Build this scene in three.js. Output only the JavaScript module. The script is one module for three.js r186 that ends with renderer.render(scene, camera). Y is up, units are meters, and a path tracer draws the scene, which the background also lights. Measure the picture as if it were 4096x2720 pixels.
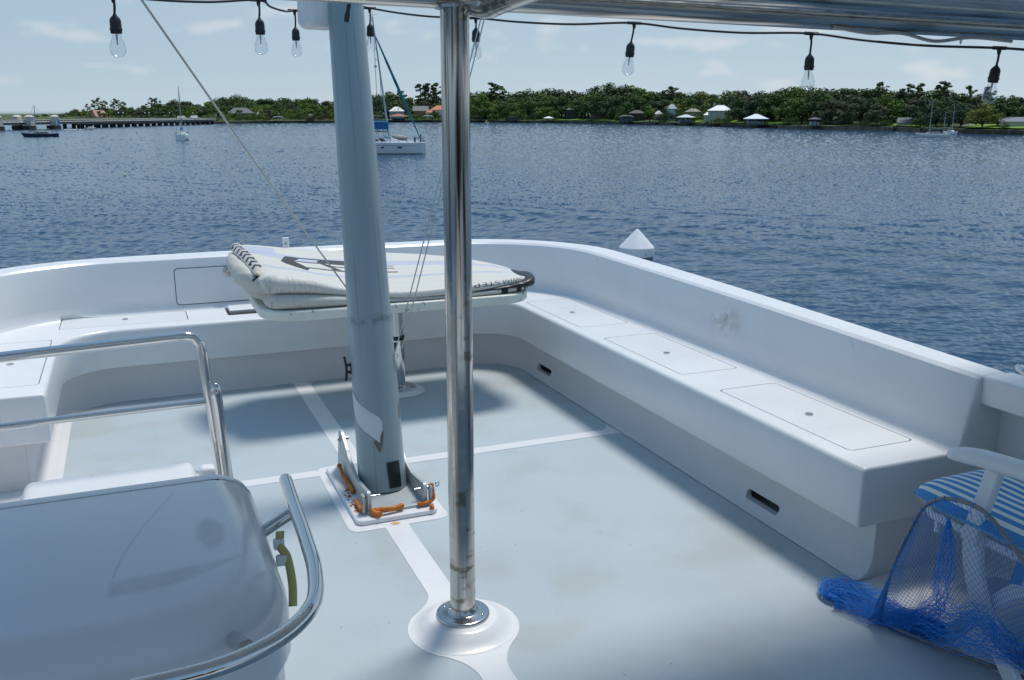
import * as THREE from 'three';
import { RoundedBoxGeometry } from 'three/addons/geometries/RoundedBoxGeometry.js';
import { mergeGeometries, mergeVertices, toCreasedNormals } from 'three/addons/utils/BufferGeometryUtils.js';
import { Brush, Evaluator, SUBTRACTION } from 'three-bvh-csg';

// ---------------------------------------------------------------- camera, sky, sun, exposure
const scene = new THREE.Scene();
const FOCAL = 3700, HORIZON = 455, EYE = 1.6, WATER = -4.2;      // photograph pixels (4096 x 2720), metres above the deck
const PITCH = Math.atan((1360 - HORIZON) / FOCAL);
const YAW = Math.atan(1565 * Math.cos(PITCH) / FOCAL);
const camera = new THREE.PerspectiveCamera(2 * Math.atan(1360 / FOCAL) * 180 / Math.PI, 1024 / 680, 0.05, 6000);
camera.position.set(0, EYE, 0);
camera.rotation.order = 'YXZ';
camera.rotation.set(-PITCH, -YAW, 0);
scene.add(camera);

const SUN = new THREE.Vector3(0.33, 1, -0.28).normalize();
const renderer = new THREE.WebGLRenderer({ antialias: true });
renderer.setSize(1024, 680);
renderer.toneMapping = THREE.LinearToneMapping;
renderer.toneMappingExposure = 1.16;
renderer.shadowMap.enabled = true;
renderer.shadowMap.type = THREE.PCFSoftShadowMap;

// seeded random numbers and value noise
function rng(seed) { let s = seed >>> 0; return () => { s = (s + 0x6D2B79F5) >>> 0; let t = s; t = Math.imul(t ^ (t >>> 15), t | 1); t ^= t + Math.imul(t ^ (t >>> 7), t | 61); return ((t ^ (t >>> 14)) >>> 0) / 4294967296; }; }
function hash2(x, y) { let h = Math.imul(x, 374761393) + Math.imul(y, 668265263); h = Math.imul(h ^ (h >>> 13), 1274126177); return ((h ^ (h >>> 16)) >>> 0) / 4294967296; }
function noise2(x, y, per = 0) {
  const xi = Math.floor(x), yi = Math.floor(y), xf = x - xi, yf = y - yi, w = (a) => per ? ((a % per) + per) % per : a;
  const u = xf * xf * (3 - 2 * xf), v = yf * yf * (3 - 2 * yf);
  const a = hash2(w(xi), w(yi)), b = hash2(w(xi + 1), w(yi)), c = hash2(w(xi), w(yi + 1)), d = hash2(w(xi + 1), w(yi + 1));
  return a + (b - a) * u + (c - a) * v + (a - b - c + d) * u * v;
}
function fbm(x, y, oct = 5, per = 0) { let s = 0, a = 0.5, n = 0; for (let i = 0; i < oct; i++) { s += a * noise2(x, y, per); n += a; x = x * 2 + (per ? 0 : 17.3); y = y * 2 + (per ? 0 : 5.7); per *= 2; a *= 0.5; } return s / n; }
const clamp = (x, a = 0, b = 1) => Math.min(b, Math.max(a, x));
const smooth = (a, b, x) => { const t = clamp((x - a) / (b - a)); return t * t * (3 - 2 * t); };
const lerp = (a, b, t) => a + (b - a) * t;

// hazy early-summer sky: pale horizon, bluer overhead, bright haze round the sun, thin low clouds
{
  const W = 2048, H = 1024, data = new Float32Array(W * H * 4);
  const sunAz = Math.atan2(SUN.z, SUN.x);
  for (let j = 0; j < H; j++) for (let i = 0; i < W; i++) {
    const az = ((i + 0.5) / W - 0.5) * 2 * Math.PI, el = ((j + 0.5) / H - 0.5) * Math.PI, ce = Math.cos(el);
    const d = [ce * Math.cos(az), Math.sin(el), ce * Math.sin(az)];
    const cs = clamp(d[0] * SUN.x + d[1] * SUN.y + d[2] * SUN.z, -1, 1), g = Math.acos(cs) * 180 / Math.PI;
    const e = Math.max(0, el * 180 / Math.PI), t = 1 - Math.exp(-e / 24);
    const side = Math.pow(0.5 + 0.5 * Math.cos(az - sunAz), 2) * Math.exp(-e / 26);
    let c = [lerp(0.345, 0.145, t), lerp(0.450, 0.258, t), lerp(0.518, 0.432, t)];
    const low = 1 - Math.exp(-e / 4.5); c = [c[0] - 0.050 * low, c[1] - 0.016 * low, c[2] + 0.022 * low];
    const glow = 0.55 * Math.exp(-g / 11) + 0.10 * Math.exp(-g / 34), w = 0.115 * side;
    c = [c[0] + glow + w, c[1] + glow * 0.98 + w * 0.88, c[2] + glow * 0.93 + w * 0.74];
    if (e > 0.4 && e < 40) {
      const ax = az * 57.3;
      const n = fbm(ax * 0.27 + 40, e * 1.25 + 3, 6) + 0.20 * (fbm(ax * 0.9 + 9, e * 2.6, 4) - 0.5);
      const k = smooth(0.585, 0.76, n) * smooth(0.6, 2.2, e) * (1 - smooth(5.5, 13, e)) * 0.75 + 0.10 * smooth(0.5, 0.75, fbm(ax * 0.05 + 7, e * 0.22 + 90, 5)) * (1 - smooth(6, 34, e));
      const cl = [0.60, 0.615, 0.635];
      c = c.map((q, m) => lerp(q, cl[m] + w * 0.6, clamp(k) * 0.62));
    }
    if (el < 0) { const q = smooth(0, 3, -el * 57.3); c = [lerp(c[0], 0.06, q), lerp(c[1], 0.09, q), lerp(c[2], 0.13, q)]; }
    const o = (j * W + i) * 4; data[o] = c[0]; data[o + 1] = c[1]; data[o + 2] = c[2]; data[o + 3] = 1;
  }
  const sky = new THREE.DataTexture(data, W, H, THREE.RGBAFormat, THREE.FloatType);
  sky.mapping = THREE.EquirectangularReflectionMapping; sky.magFilter = sky.minFilter = THREE.LinearFilter; sky.wrapS = THREE.RepeatWrapping; sky.needsUpdate = true;
  scene.background = sky; scene.environment = sky;
}
const sun = new THREE.DirectionalLight(new THREE.Color(1.0, 0.955, 0.89), 2.4);
sun.position.copy(SUN).multiplyScalar(60); sun.target.position.set(1, 0, -3); sun.castShadow = true;
sun.shadow.radius = 24; sun.shadow.mapSize.set(2048, 2048);
Object.assign(sun.shadow.camera, { left: -12, right: 12, top: 12, bottom: -12, near: 1, far: 120 });
scene.add(sun, sun.target);

// ---------------------------------------------------------------- measuring: a photograph pixel gives a direction, a plane gives the distance
const V = (x, y, z) => new THREE.Vector3(x, y, z);
function rayOf(u, v) {
  const x = (u - 2048) / FOCAL, y = (1360 - v) / FOCAL, cy = y * Math.cos(PITCH) - Math.sin(PITCH), cz = -(Math.cos(PITCH) + y * Math.sin(PITCH));
  return V(x * Math.cos(YAW) - cz * Math.sin(YAW), cy, x * Math.sin(YAW) + cz * Math.cos(YAW));
}
const onY = (u, v, y) => { const d = rayOf(u, v); return d.multiplyScalar((y - EYE) / d.y).add(V(0, EYE, 0)); };
const onX = (u, v, x) => { const d = rayOf(u, v); return d.multiplyScalar(x / d.x).add(V(0, EYE, 0)); };
const onZ = (u, v, z) => { const d = rayOf(u, v); return d.multiplyScalar(z / d.z).add(V(0, EYE, 0)); };
const onDist = (u, v, r) => { const d = rayOf(u, v); return d.multiplyScalar(r / Math.hypot(d.x, d.z)).add(V(0, EYE, 0)); };

// ---------------------------------------------------------------- helpers
const used = new Map();
function numbered(n) { const k = used.get(n) || 0; used.set(n, k + 1); return k ? `${n}_${String(k).padStart(3, '0')}` : n; }
function shade(o) { o.traverse((m) => { if (m.isMesh) { m.castShadow = true; m.receiveShadow = true; } }); return o; }
function part(name, geo, mat, parent) { const m = new THREE.Mesh(Array.isArray(geo) ? merge(geo) : geo, mat); m.name = name; m.castShadow = m.receiveShadow = true; parent.add(m); return m; }
function thing(name, label, category, pos = [0, 0, 0], group) {
  const o = new THREE.Group(); o.name = numbered(name); o.position.set(...pos); o.userData = { label, category }; if (group) o.userData.group = group; scene.add(o); return o;
}
function solo(name, geo, mat, label, category, group) { const m = part(numbered(name), geo, mat, scene); m.userData = { label, category }; if (group) m.userData.group = group; return m; }
function structure(name, geo, mat) { const m = part(numbered(name), geo, mat, scene); m.userData = { kind: 'structure' }; return m; }
function copy(o, pos, turn = 0, label) { const c = o.clone(); c.name = numbered(o.name.replace(/_\d\d\d$/, '')); c.position.set(...pos); c.rotation.y = turn; c.userData = { ...o.userData }; if (label) c.userData.label = label; scene.add(c); return c; }
function norm(g) { g = g.index ? g.toNonIndexed() : g.clone(); for (const k of Object.keys(g.attributes)) if (!['position', 'normal', 'uv'].includes(k)) g.deleteAttribute(k); if (!g.attributes.uv) g.setAttribute('uv', new THREE.BufferAttribute(new Float32Array(g.attributes.position.count * 2), 2)); if (!g.attributes.normal) g.computeVertexNormals(); g.groups.length = 0; return g; }
function merge(list) { return list.length === 1 ? list[0] : mergeGeometries(list.map(norm)); }
function at(g, x = 0, y = 0, z = 0, rx = 0, ry = 0, rz = 0) { g.applyMatrix4(new THREE.Matrix4().compose(V(x, y, z), new THREE.Quaternion().setFromEuler(new THREE.Euler(rx, ry, rz)), V(1, 1, 1))); return g; }
const box = (w, h, d, x = 0, y = 0, z = 0, r = 0) => at(r ? new RoundedBoxGeometry(w, h, d, 3, Math.min(r, w / 2.01, h / 2.01, d / 2.01)) : new THREE.BoxGeometry(w, h, d), x, y, z);
const boxBetween = (x0, x1, y0, y1, z0, z1, r = 0) => box(Math.abs(x1 - x0), Math.abs(y1 - y0), Math.abs(z1 - z0), (x0 + x1) / 2, (y0 + y1) / 2, (z0 + z1) / 2, r);
const cyl = (r0, r1, h, x, y, z, n = 24) => at(new THREE.CylinderGeometry(r1, r0, h, n), x, y + h / 2, z);   // r0 below, r1 above, y its foot
function rod(a, b, r, n = 10, r2 = r) { const d = b.clone().sub(a), g = new THREE.CylinderGeometry(r2, r, d.length(), n); g.applyQuaternion(new THREE.Quaternion().setFromUnitVectors(V(0, 1, 0), d.clone().normalize())); const m = a.clone().add(b).multiplyScalar(0.5); g.translate(m.x, m.y, m.z); return g; }
function tube(pts, r, seg = 60, n = 12, closed = false, tension = 0.5) { return new THREE.TubeGeometry(new THREE.CatmullRomCurve3(pts, closed, 'centripetal', tension), seg, r, n, closed); }
function bent(pts, rad, r, n = 14) {                                // straight runs joined by round bends
  const path = new THREE.CurvePath(); let from = pts[0];
  for (let i = 1; i < pts.length - 1; i++) {
    const a = pts[i - 1].clone().sub(pts[i]), b = pts[i + 1].clone().sub(pts[i]), k = Math.min(rad, a.length() * 0.48, b.length() * 0.48);
    const p = pts[i].clone().add(a.setLength(k)), q = pts[i].clone().add(b.setLength(k));
    path.add(new THREE.LineCurve3(from, p)); path.add(new THREE.QuadraticBezierCurve3(p, pts[i], q)); from = q;
  }
  path.add(new THREE.LineCurve3(from, pts[pts.length - 1]));
  return new THREE.TubeGeometry({ getPointAt: (t) => path.getPointAt(t), getTangentAt: (t) => path.getTangentAt(t), getPoint: (t) => path.getPointAt(t), getTangent: (t) => path.getTangentAt(t), computeFrenetFrames: THREE.Curve.prototype.computeFrenetFrames, getLength: () => path.getLength() }, pts.length * 16, r, n, false);
}
function lathe(pts, n = 32) { return new THREE.LatheGeometry(pts.map(([x, y]) => new THREE.Vector2(x, y)), n); }
// rings of equal length joined into a skin; uv = (along, around) or per point
function loft(rings, { caps = true, closedRing = true, crease = 0.7, uv = null, capUV } = {}) {
  const n = rings[0].length, pos = [], uvs = [], idx = [], cols = closedRing ? n + 1 : n;
  rings.forEach((r, i) => { for (let j = 0; j < cols; j++) { const p = r[j % n]; pos.push(p.x, p.y, p.z); const q = uv ? uv(i, j, p) : [i / (rings.length - 1), j / (cols - 1)]; uvs.push(q[0], q[1]); } });
  for (let i = 0; i < rings.length - 1; i++) for (let j = 0; j < cols - 1; j++) { const a = i * cols + j, b = a + 1, c = a + cols, d = c + 1; idx.push(a, c, b, b, c, d); }
  if (caps) for (const [i, flip] of [[0, 0], [rings.length - 1, 1]]) {
    const c = rings[i].reduce((s, p) => s.add(p), V(0, 0, 0)).multiplyScalar(1 / n), k = pos.length / 3;
    rings[i].forEach((p) => { pos.push(p.x, p.y, p.z); const q = uv ? uv(i, 0, p) : [0, 0]; uvs.push(q[0], q[1]); });
    // triangulate the (planar) end as a polygon
    const a = rings[i][0], ax = rings[i][1].clone().sub(a).normalize(), nn = V(0, 0, 0);
    rings[i].forEach((p, m) => nn.add(p.clone().sub(c).cross(rings[i][(m + 1) % n].clone().sub(c)))); nn.normalize();
    const ay = nn.clone().cross(ax), flat = rings[i].map((p) => new THREE.Vector2(p.clone().sub(a).dot(ax), p.clone().sub(a).dot(ay)));
    for (const t of THREE.ShapeUtils.triangulateShape(flat, [])) flip ? idx.push(k + t[0], k + t[2], k + t[1]) : idx.push(k + t[0], k + t[1], k + t[2]);
  }
  const g = new THREE.BufferGeometry();
  g.setAttribute('position', new THREE.Float32BufferAttribute(pos, 3)); g.setAttribute('uv', new THREE.Float32BufferAttribute(uvs, 2)); g.setIndex(idx);
  return crease === null ? g : toCreasedNormals(g, crease);
}
function roundedShape(x0, x1, y0, y1, r) {
  const [a, b, c, d] = Array.isArray(r) ? r : [r, r, r, r], s = new THREE.Shape();   // corners: x0y0, x1y0, x1y1, x0y1
  s.moveTo(x0 + a, y0); s.lineTo(x1 - b, y0); if (b) s.absarc(x1 - b, y0 + b, b, -Math.PI / 2, 0); s.lineTo(x1, y1 - c); if (c) s.absarc(x1 - c, y1 - c, c, 0, Math.PI / 2);
  s.lineTo(x0 + d, y1); if (d) s.absarc(x0 + d, y1 - d, d, Math.PI / 2, Math.PI); s.lineTo(x0, y0 + a); if (a) s.absarc(x0 + a, y0 + a, a, Math.PI, Math.PI * 1.5); return s;
}
// a plan outline (x, z) raised from y0 to y1
function slab(shape, y0, y1, bevel = 0, seg = 3) {
  const g = new THREE.ExtrudeGeometry(shape, { depth: Math.max(1e-4, y1 - y0 - 2 * bevel), bevelEnabled: bevel > 0, bevelSize: bevel, bevelOffset: -bevel, bevelThickness: bevel, bevelSegments: seg, curveSegments: 10 });
  g.rotateX(Math.PI / 2); g.translate(0, y1 - bevel, 0); return g;   // shape x -> x, shape y -> z
}
function meshOf(pos, idx, uv) { const g = new THREE.BufferGeometry(); g.setAttribute('position', new THREE.Float32BufferAttribute(pos, 3)); if (uv) g.setAttribute('uv', new THREE.Float32BufferAttribute(uv, 2)); if (idx) g.setIndex(idx); g.computeVertexNormals(); return g; }

// ---------------------------------------------------------------- textures and materials
function tex(w, h, fn, { color = true, rx = 1, ry = 1 } = {}) {
  const d = new Uint8Array(w * h * 4);
  for (let j = 0; j < h; j++) for (let i = 0; i < w; i++) { const c = fn(i / w, j / h, i, j), o = (j * w + i) * 4; d[o] = clamp(c[0]) * 255; d[o + 1] = clamp(c[1]) * 255; d[o + 2] = clamp(c[2]) * 255; d[o + 3] = c.length > 3 ? clamp(c[3]) * 255 : 255; }
  const t = new THREE.DataTexture(d, w, h, THREE.RGBAFormat); t.wrapS = t.wrapT = THREE.RepeatWrapping; t.magFilter = THREE.LinearFilter; t.minFilter = THREE.LinearMipmapLinearFilter; t.generateMipmaps = true;
  if (color) t.colorSpace = THREE.SRGBColorSpace; t.repeat.set(rx, ry); t.needsUpdate = true; return t;
}
const grey = (fn) => (x, y, i, j) => { const q = fn(x, y, i, j); return [q, q, q]; };
const mat = (rgb, rough = 0.6, more = {}) => { const m = new THREE.MeshPhysicalMaterial({ roughness: rough, side: THREE.DoubleSide, ...more }); m.color.setRGB(...rgb); return m; };
const lin = (r, g, b) => { const c = new THREE.Color().setRGB(r / 255, g / 255, b / 255, THREE.SRGBColorSpace); return [c.r, c.g, c.b]; };

const smudge = tex(512, 512, grey((x, y) => 0.965 + 0.035 * fbm(x * 8, y * 8, 5, 8) - 0.012 * smooth(0.6, 0.8, fbm(x * 16, y * 16, 4, 16))));
const roughVar = tex(512, 512, grey((x, y) => 0.75 + 0.4 * (fbm(x * 6, y * 6, 5, 6) - 0.4)), { color: false });
const grainBump = tex(512, 512, grey((x, y, i, j) => 0.5 + 0.5 * (hash2(i, j) - 0.5) + 0.3 * (noise2(x * 128, y * 128, 128) - 0.5)), { color: false });
const panelMap = tex(1024, 1024, (x, y, i, j) => {                  // grey non-skid paint: scuffs, foot marks, grime
  const big = fbm(x * 5, y * 5, 5, 5), worn = smooth(0.52, 0.78, fbm(x * 9 + 2, y * 9, 4, 9)), grit = hash2(i, j), line = smooth(0.72, 0.78, fbm(x * 40, y * 6, 3, 2)) * 0.3;
  const k = 0.94 + 0.07 * (big - 0.5) - 0.035 * worn - 0.03 * grit - line * 0.05, w = worn * 0.012;
  const spot = hash2(i >> 1, j >> 1) > 0.99985 ? 0.35 : 0; return [k + w - spot, k - spot, k - w * 1.3 - spot];
});
const M = {
  gel: mat([0.79, 0.793, 0.80], 0.42, { map: smudge, roughnessMap: roughVar, clearcoat: 0.25, clearcoatRoughness: 0.25 }),
  gelGloss: mat([0.77, 0.785, 0.80], 0.22, { map: smudge, clearcoat: 0.8, clearcoatRoughness: 0.06 }),
  liner: mat([0.70, 0.69, 0.70], 0.5, { map: smudge }),
  panel: mat([0.52, 0.595, 0.635], 0.62, { map: panelMap, bumpMap: grainBump, bumpScale: 0.0006 }),
  dark: mat([0.012, 0.012, 0.014], 0.6),
  black: mat([0.015, 0.015, 0.017], 0.45),
  rubber: mat([0.03, 0.03, 0.033], 0.7),
  chrome: mat([0.66, 0.655, 0.64], 0.09, { metalness: 1 }),
  steel: mat([0.55, 0.55, 0.545], 0.2, { metalness: 1 }),
  alu: mat([0.62, 0.64, 0.66], 0.32, { metalness: 1, roughnessMap: roughVar }),
  rope: mat([0.55, 0.54, 0.50], 0.85),
  white: mat([0.78, 0.78, 0.79], 0.4),
};
for (const t of [smudge, roughVar]) { t.repeat.set(0.9, 0.9); }
grainBump.repeat.set(2.2, 2.2); panelMap.repeat.set(0.42, 0.42);
// ---------------------------------------------------------------- river
{
  const R = rng(11), waves = [];
  const add = (n, l0, l1, slope, spread, main) => { for (let i = 0; i < n; i++) { const l = l0 * Math.pow(l1 / l0, (i + R()) / n), k = 2 * Math.PI / l, a = main + (R() - 0.5) * spread; waves.push([k * Math.cos(a), k * Math.sin(a), R() * 6.283, slope * (0.7 + 0.6 * R()) / k]); } };
  add(7, 2.2, 6.0, 0.011, 1.3, 1.85); add(12, 0.7, 2.2, 0.030, 2.2, 1.85); add(18, 0.2, 0.7, 0.048, 2.9, 1.85);
  const NR = 560, az0 = -Math.PI / 2 + YAW - 0.75, nFine = 860, nRest = 150, cols = nFine + nRest + 1;
  const az = (i) => i <= nFine ? az0 + 1.5 * i / nFine : az0 + 1.5 + (2 * Math.PI - 1.5) * (i - nFine) / nRest;
  const rad = [];
  for (let j = 0; j <= NR; j++) { const t = j / NR, h = EYE - WATER; const dep = t < 0.9 ? lerp(19, 0.42, t / 0.9) : 0.42 * Math.pow(0.12 / 0.42, (t - 0.9) / 0.1); rad.push(j < 8 ? 0.2 + 2 * j : h / Math.tan(dep * Math.PI / 180)); }
  rad.sort((a, b) => a - b);
  // two old boat wakes drawn out to the right, seen as bands of longer waves
  const wk = [[onY(1900, 800, WATER), onY(4300, 960, WATER)], [onY(2300, 880, WATER), onY(4300, 1060, WATER)], [onY(2000, 850, WATER), onY(3500, 1080, WATER)]].map(([a, b]) => { const dx = b.x - a.x, dz = b.z - a.z, l = Math.hypot(dx, dz); return [a.x, a.z, -dz / l, dx / l]; });
  const pos = new Float32Array(rad.length * cols * 3), nor = new Float32Array(rad.length * cols * 3), uv = new Float32Array(rad.length * cols * 2), idx = [];
  for (let j = 0; j < rad.length; j++) for (let i = 0; i < cols; i++) {
    const a = az(i), x0 = rad[j] * Math.cos(a), z0 = rad[j] * Math.sin(a), jr = rad[j] > 60 && j ? (hash2(i, j) - 0.5) * (rad[j] - rad[j - 1]) : 0, ja = rad[j] > 60 ? (hash2(j + 991, i) - 0.5) * rad[j] * 0.0018 : 0, x = x0 + jr * Math.cos(a) - ja * Math.sin(a), z = z0 + jr * Math.sin(a) + ja * Math.cos(a);
    const gust = 0.62 + 0.75 * fbm(x * 0.02 + 50, z * 0.045 + 20, 4), fine = 0.55 + 0.9 * fbm(x * 0.10 + 10, z * 0.17, 3);
    let h = 0, sx = 0, sz = 0; const far = smooth(40, 150, rad[j]);
    for (let q = 0; q < waves.length; q++) { const w = waves[q], p = w[0] * x + w[1] * z + w[2] + (q > 6 ? 1.3 * noise2(x * 0.21 + q, z * 0.21) * 2 : 0), m = (q > 18 ? gust * fine : q > 6 ? gust * lerp(1, 0.5, far) : gust * lerp(1, 0.15, far)) * w[3]; h += m * Math.sin(p); const c = m * Math.cos(p); sx += c * w[0]; sz += c * w[1]; }
    for (const w of wk) { const d = (x - w[0]) * w[2] + (z - w[1]) * w[3], e = Math.exp(-d * d / 5.5), p = d * 2.1; h += 0.045 * e * Math.sin(p); const c = 0.13 * e * Math.cos(p); sx += c * w[2]; sz += c * w[3]; }
    const o = (j * cols + i), fl = Math.min(1, 60 / rad[j]);
    pos[o * 3] = x0; pos[o * 3 + 1] = WATER + h * fl * 0.8; pos[o * 3 + 2] = z0;
    const calm = lerp(1, 0.58, smooth(50, 240, rad[j])); sx *= calm; sz *= calm; const l = Math.hypot(sx, 1, sz); nor[o * 3] = -sx / l; nor[o * 3 + 1] = 1 / l; nor[o * 3 + 2] = -sz / l; uv[o * 2] = x; uv[o * 2 + 1] = z;
    if (j && i) { const p = o - 1, q = o - cols, r = q - 1; idx.push(o, p, q, p, r, q); }
  }
  const g = new THREE.BufferGeometry();
  g.setAttribute('position', new THREE.BufferAttribute(pos, 3)); g.setAttribute('normal', new THREE.BufferAttribute(nor, 3)); g.setAttribute('uv', new THREE.BufferAttribute(uv, 2)); g.setIndex(idx);
  structure('river_water', g, mat([0.016, 0.054, 0.110], 0.17, { ior: 1.33 }));
}

// ---------------------------------------------------------------- far shore: bank, lawns, sea wall
const shorePx = [[-700, 484], [-200, 484], [300, 485], [700, 488], [823, 496], [1000, 493], [1250, 491], [1500, 489], [1750, 488], [2000, 490], [2250, 492], [2450, 496], [2700, 501], [2900, 507], [3100, 513], [3300, 518], [3500, 522], [3700, 529], [3900, 536], [4096, 541], [4500, 556], [5200, 585]];
function polyAt(list, u) { if (u <= list[0][0]) return list[0][1]; for (let i = 1; i < list.length; i++) if (u <= list[i][0]) { const [a, b] = [list[i - 1], list[i]]; return lerp(a[1], b[1], (u - a[0]) / (b[0] - a[0])); } return list[list.length - 1][1]; }
const shoreV = (u) => polyAt(shorePx, u);
// ground point a given number of metres behind the waterline seen at column u (negative = in the water)
function bank(u, back, y) { const p = onY(u, shoreV(u), WATER), r = Math.hypot(p.x, p.z), k = (r + back) / r; return V(p.x * k, y === undefined ? groundY(back) : y, p.z * k); }
function groundY(back) { return back < 0 ? WATER : WATER + 1.25 + 2.6 * smooth(0, 70, back) + 1.2 * smooth(60, 260, back); }
const soil = tex(512, 512, (x, y) => { const n = fbm(x * 10, y * 10, 6, 10), m = smooth(0.45, 0.6, fbm(x * 5 + 4, y * 5, 4, 5)); return [lerp(0.42, 0.40, m) * (0.7 + 0.5 * n), lerp(0.52, 0.42, m) * (0.7 + 0.5 * n), lerp(0.20, 0.27, m) * (0.7 + 0.5 * n)]; });
soil.repeat.set(0.05, 0.05);
{
  const us = []; for (let u = -700; u <= 5200; u += 50) us.push(u);
  const backs = [0.3, 3, 10, 25, 45, 70, 120, 200, 420];
  const pos = [], uv = [], idx = [];
  us.forEach((u, i) => backs.forEach((b, j) => { const p = bank(u, b), n = noise2(p.x * 0.08, p.z * 0.08); pos.push(p.x, p.y + (j ? n * 0.5 : 0), p.z); uv.push(p.x, p.z); if (i && j) { const o = i * backs.length + j; idx.push(o, o - backs.length, o - 1, o - 1, o - backs.length, o - backs.length - 1); } }));
  structure('far_shore_ground', meshOf(pos, idx, uv), mat([0.5, 0.5, 0.5], 0.95, { map: soil }));
}
const lawnTex = tex(256, 256, (x, y) => { const n = fbm(x * 12, y * 12, 5, 12), d = smooth(0.55, 0.7, fbm(x * 6, y * 6 + 3, 3, 6)); return [0.36 + 0.14 * n + 0.10 * d, 0.50 + 0.14 * n + 0.02 * d, 0.12 + 0.06 * n + 0.05 * d]; }); lawnTex.repeat.set(0.06, 0.06);
const lawnMat = mat([1, 1, 1], 0.95, { map: lawnTex });
for (const [u0, u1, b0, b1] of [[1630, 1765, 3, 30], [1990, 2025, 3, 14], [2205, 2460, 3, 26], [2620, 2700, 3, 12], [2780, 2985, 3, 30], [3060, 3165, 3, 26], [3570, 3680, 3, 22], [3840, 4100, 3, 26]]) {
  const pos = [], uv = [], idx = [], N = 8, K = 5;
  for (let i = 0; i <= N; i++) for (let j = 0; j <= K; j++) { const u = lerp(u0, u1, i / N), b = lerp(b0, b1, j / K) + (noise2(u * 0.03, j) - 0.5) * 3, p = bank(u, b); pos.push(p.x, p.y + 0.6, p.z); uv.push(p.x, p.z); if (i && j) { const o = i * (K + 1) + j; idx.push(o, o - K - 1, o - 1, o - 1, o - K - 1, o - K - 2); } }
  structure('shore_lawn', meshOf(pos, idx, uv), lawnMat);
}
{ // weathered timber sea wall: boards between posts, one run per stretch of shore
  const woods = [lin(78, 66, 55), lin(94, 84, 72), lin(62, 56, 50)].map((c) => mat(c, 0.9));
  const stone = mat(lin(120, 104, 86), 0.95);
  [[830, 1480, 0], [1500, 2080, 2], [2090, 2700, 1], [2710, 3100, 0], [3110, 3680, 3], [3690, 4400, 0]].forEach(([u0, u1, k], q) => {
    const labels = ['long low dark timber sea wall from the bridge end to the white canopy', 'low dark timber sea wall below the brick and orange roofed houses', 'low weathered timber sea wall below the sunlit lawn and shaded tan house', 'dark timber sea wall below the white house with verandas', 'low rubble stone sea wall below the deep shaded oaks', 'dark planked sea wall behind the anchored ketch'];
    const w = thing(q === 4 ? 'stone_sea_wall' : 'timber_sea_wall', labels[q], 'sea wall');
    const n = Math.round((u1 - u0) / 16), m = k === 3 ? stone : woods[k];
    for (let i = 0; i < n; i++) {
      const a = bank(lerp(u0, u1, i / n), 0, WATER), b = bank(lerp(u0, u1, (i + 1) / n), 0, WATER), d = b.clone().sub(a), c = a.clone().add(b).multiplyScalar(0.5), top = 1.28 + 0.12 * hash2(i, q);
      const g = box(d.length() * 0.995, top + 0.5, 0.3 + 0.05 * (i % 2), 0, (top - 0.5) / 2, 0); g.rotateY(-Math.atan2(d.z, d.x)); g.translate(c.x, WATER, c.z); part('board_run', g, i % 4 === 1 ? (k === 3 ? woods[1] : woods[(k + 1) % 3]) : m, w);
    }
  });
}

// ---------------------------------------------------------------- trees
function leafCloud(blobs, count, size, R, flat = 0.75) {            // small leaf-clump faces scattered over and inside uneven lobes
  const pos = [], nor = [], total = blobs.reduce((s, b) => s + b[3] * b[3], 0);
  for (const [bx, by, bz, br] of blobs) {
    const n = Math.round(count * br * br / total);
    for (let i = 0; i < n; i++) {
      const th = R() * 6.283, cz = R() * 2 - 1, q = Math.sqrt(1 - cz * cz), rr = br * (0.55 + 0.5 * Math.sqrt(R())) * (0.86 + 0.28 * noise2(th * 2 + bx, cz * 3 + by));
      const d = [q * Math.cos(th), cz, q * Math.sin(th)], c = [bx + d[0] * rr, by + d[1] * rr * flat, bz + d[2] * rr];
      const s = size * (0.55 + 0.9 * R()), nx = d[0] + (R() - 0.5) * 1.5, ny = d[1] + 0.35 + (R() - 0.5) * 1.5, nz = d[2] + (R() - 0.5) * 1.5, N = V(nx, ny, nz).normalize();
      const A = V(R() - 0.5, R() - 0.5, R() - 0.5).cross(N).normalize(), B = N.clone().cross(A), k = 5, base = R() * 6.28, ring = [];
      for (let m = 0; m < k; m++) { const a = base + m / k * 6.283, l = s * (0.45 + 0.65 * R()); ring.push([c[0] + (A.x * Math.cos(a) + B.x * Math.sin(a)) * l, c[1] + (A.y * Math.cos(a) + B.y * Math.sin(a)) * l, c[2] + (A.z * Math.cos(a) + B.z * Math.sin(a)) * l]); }
      for (let m = 1; m < k - 1; m++) for (const p of [ring[0], ring[m], ring[m + 1]]) { pos.push(...p); nor.push(N.x, N.y, N.z); }
    }
  }
  const g = new THREE.BufferGeometry(); g.setAttribute('position', new THREE.Float32BufferAttribute(pos, 3)); g.setAttribute('normal', new THREE.Float32BufferAttribute(nor, 3)); return g;
}
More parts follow.
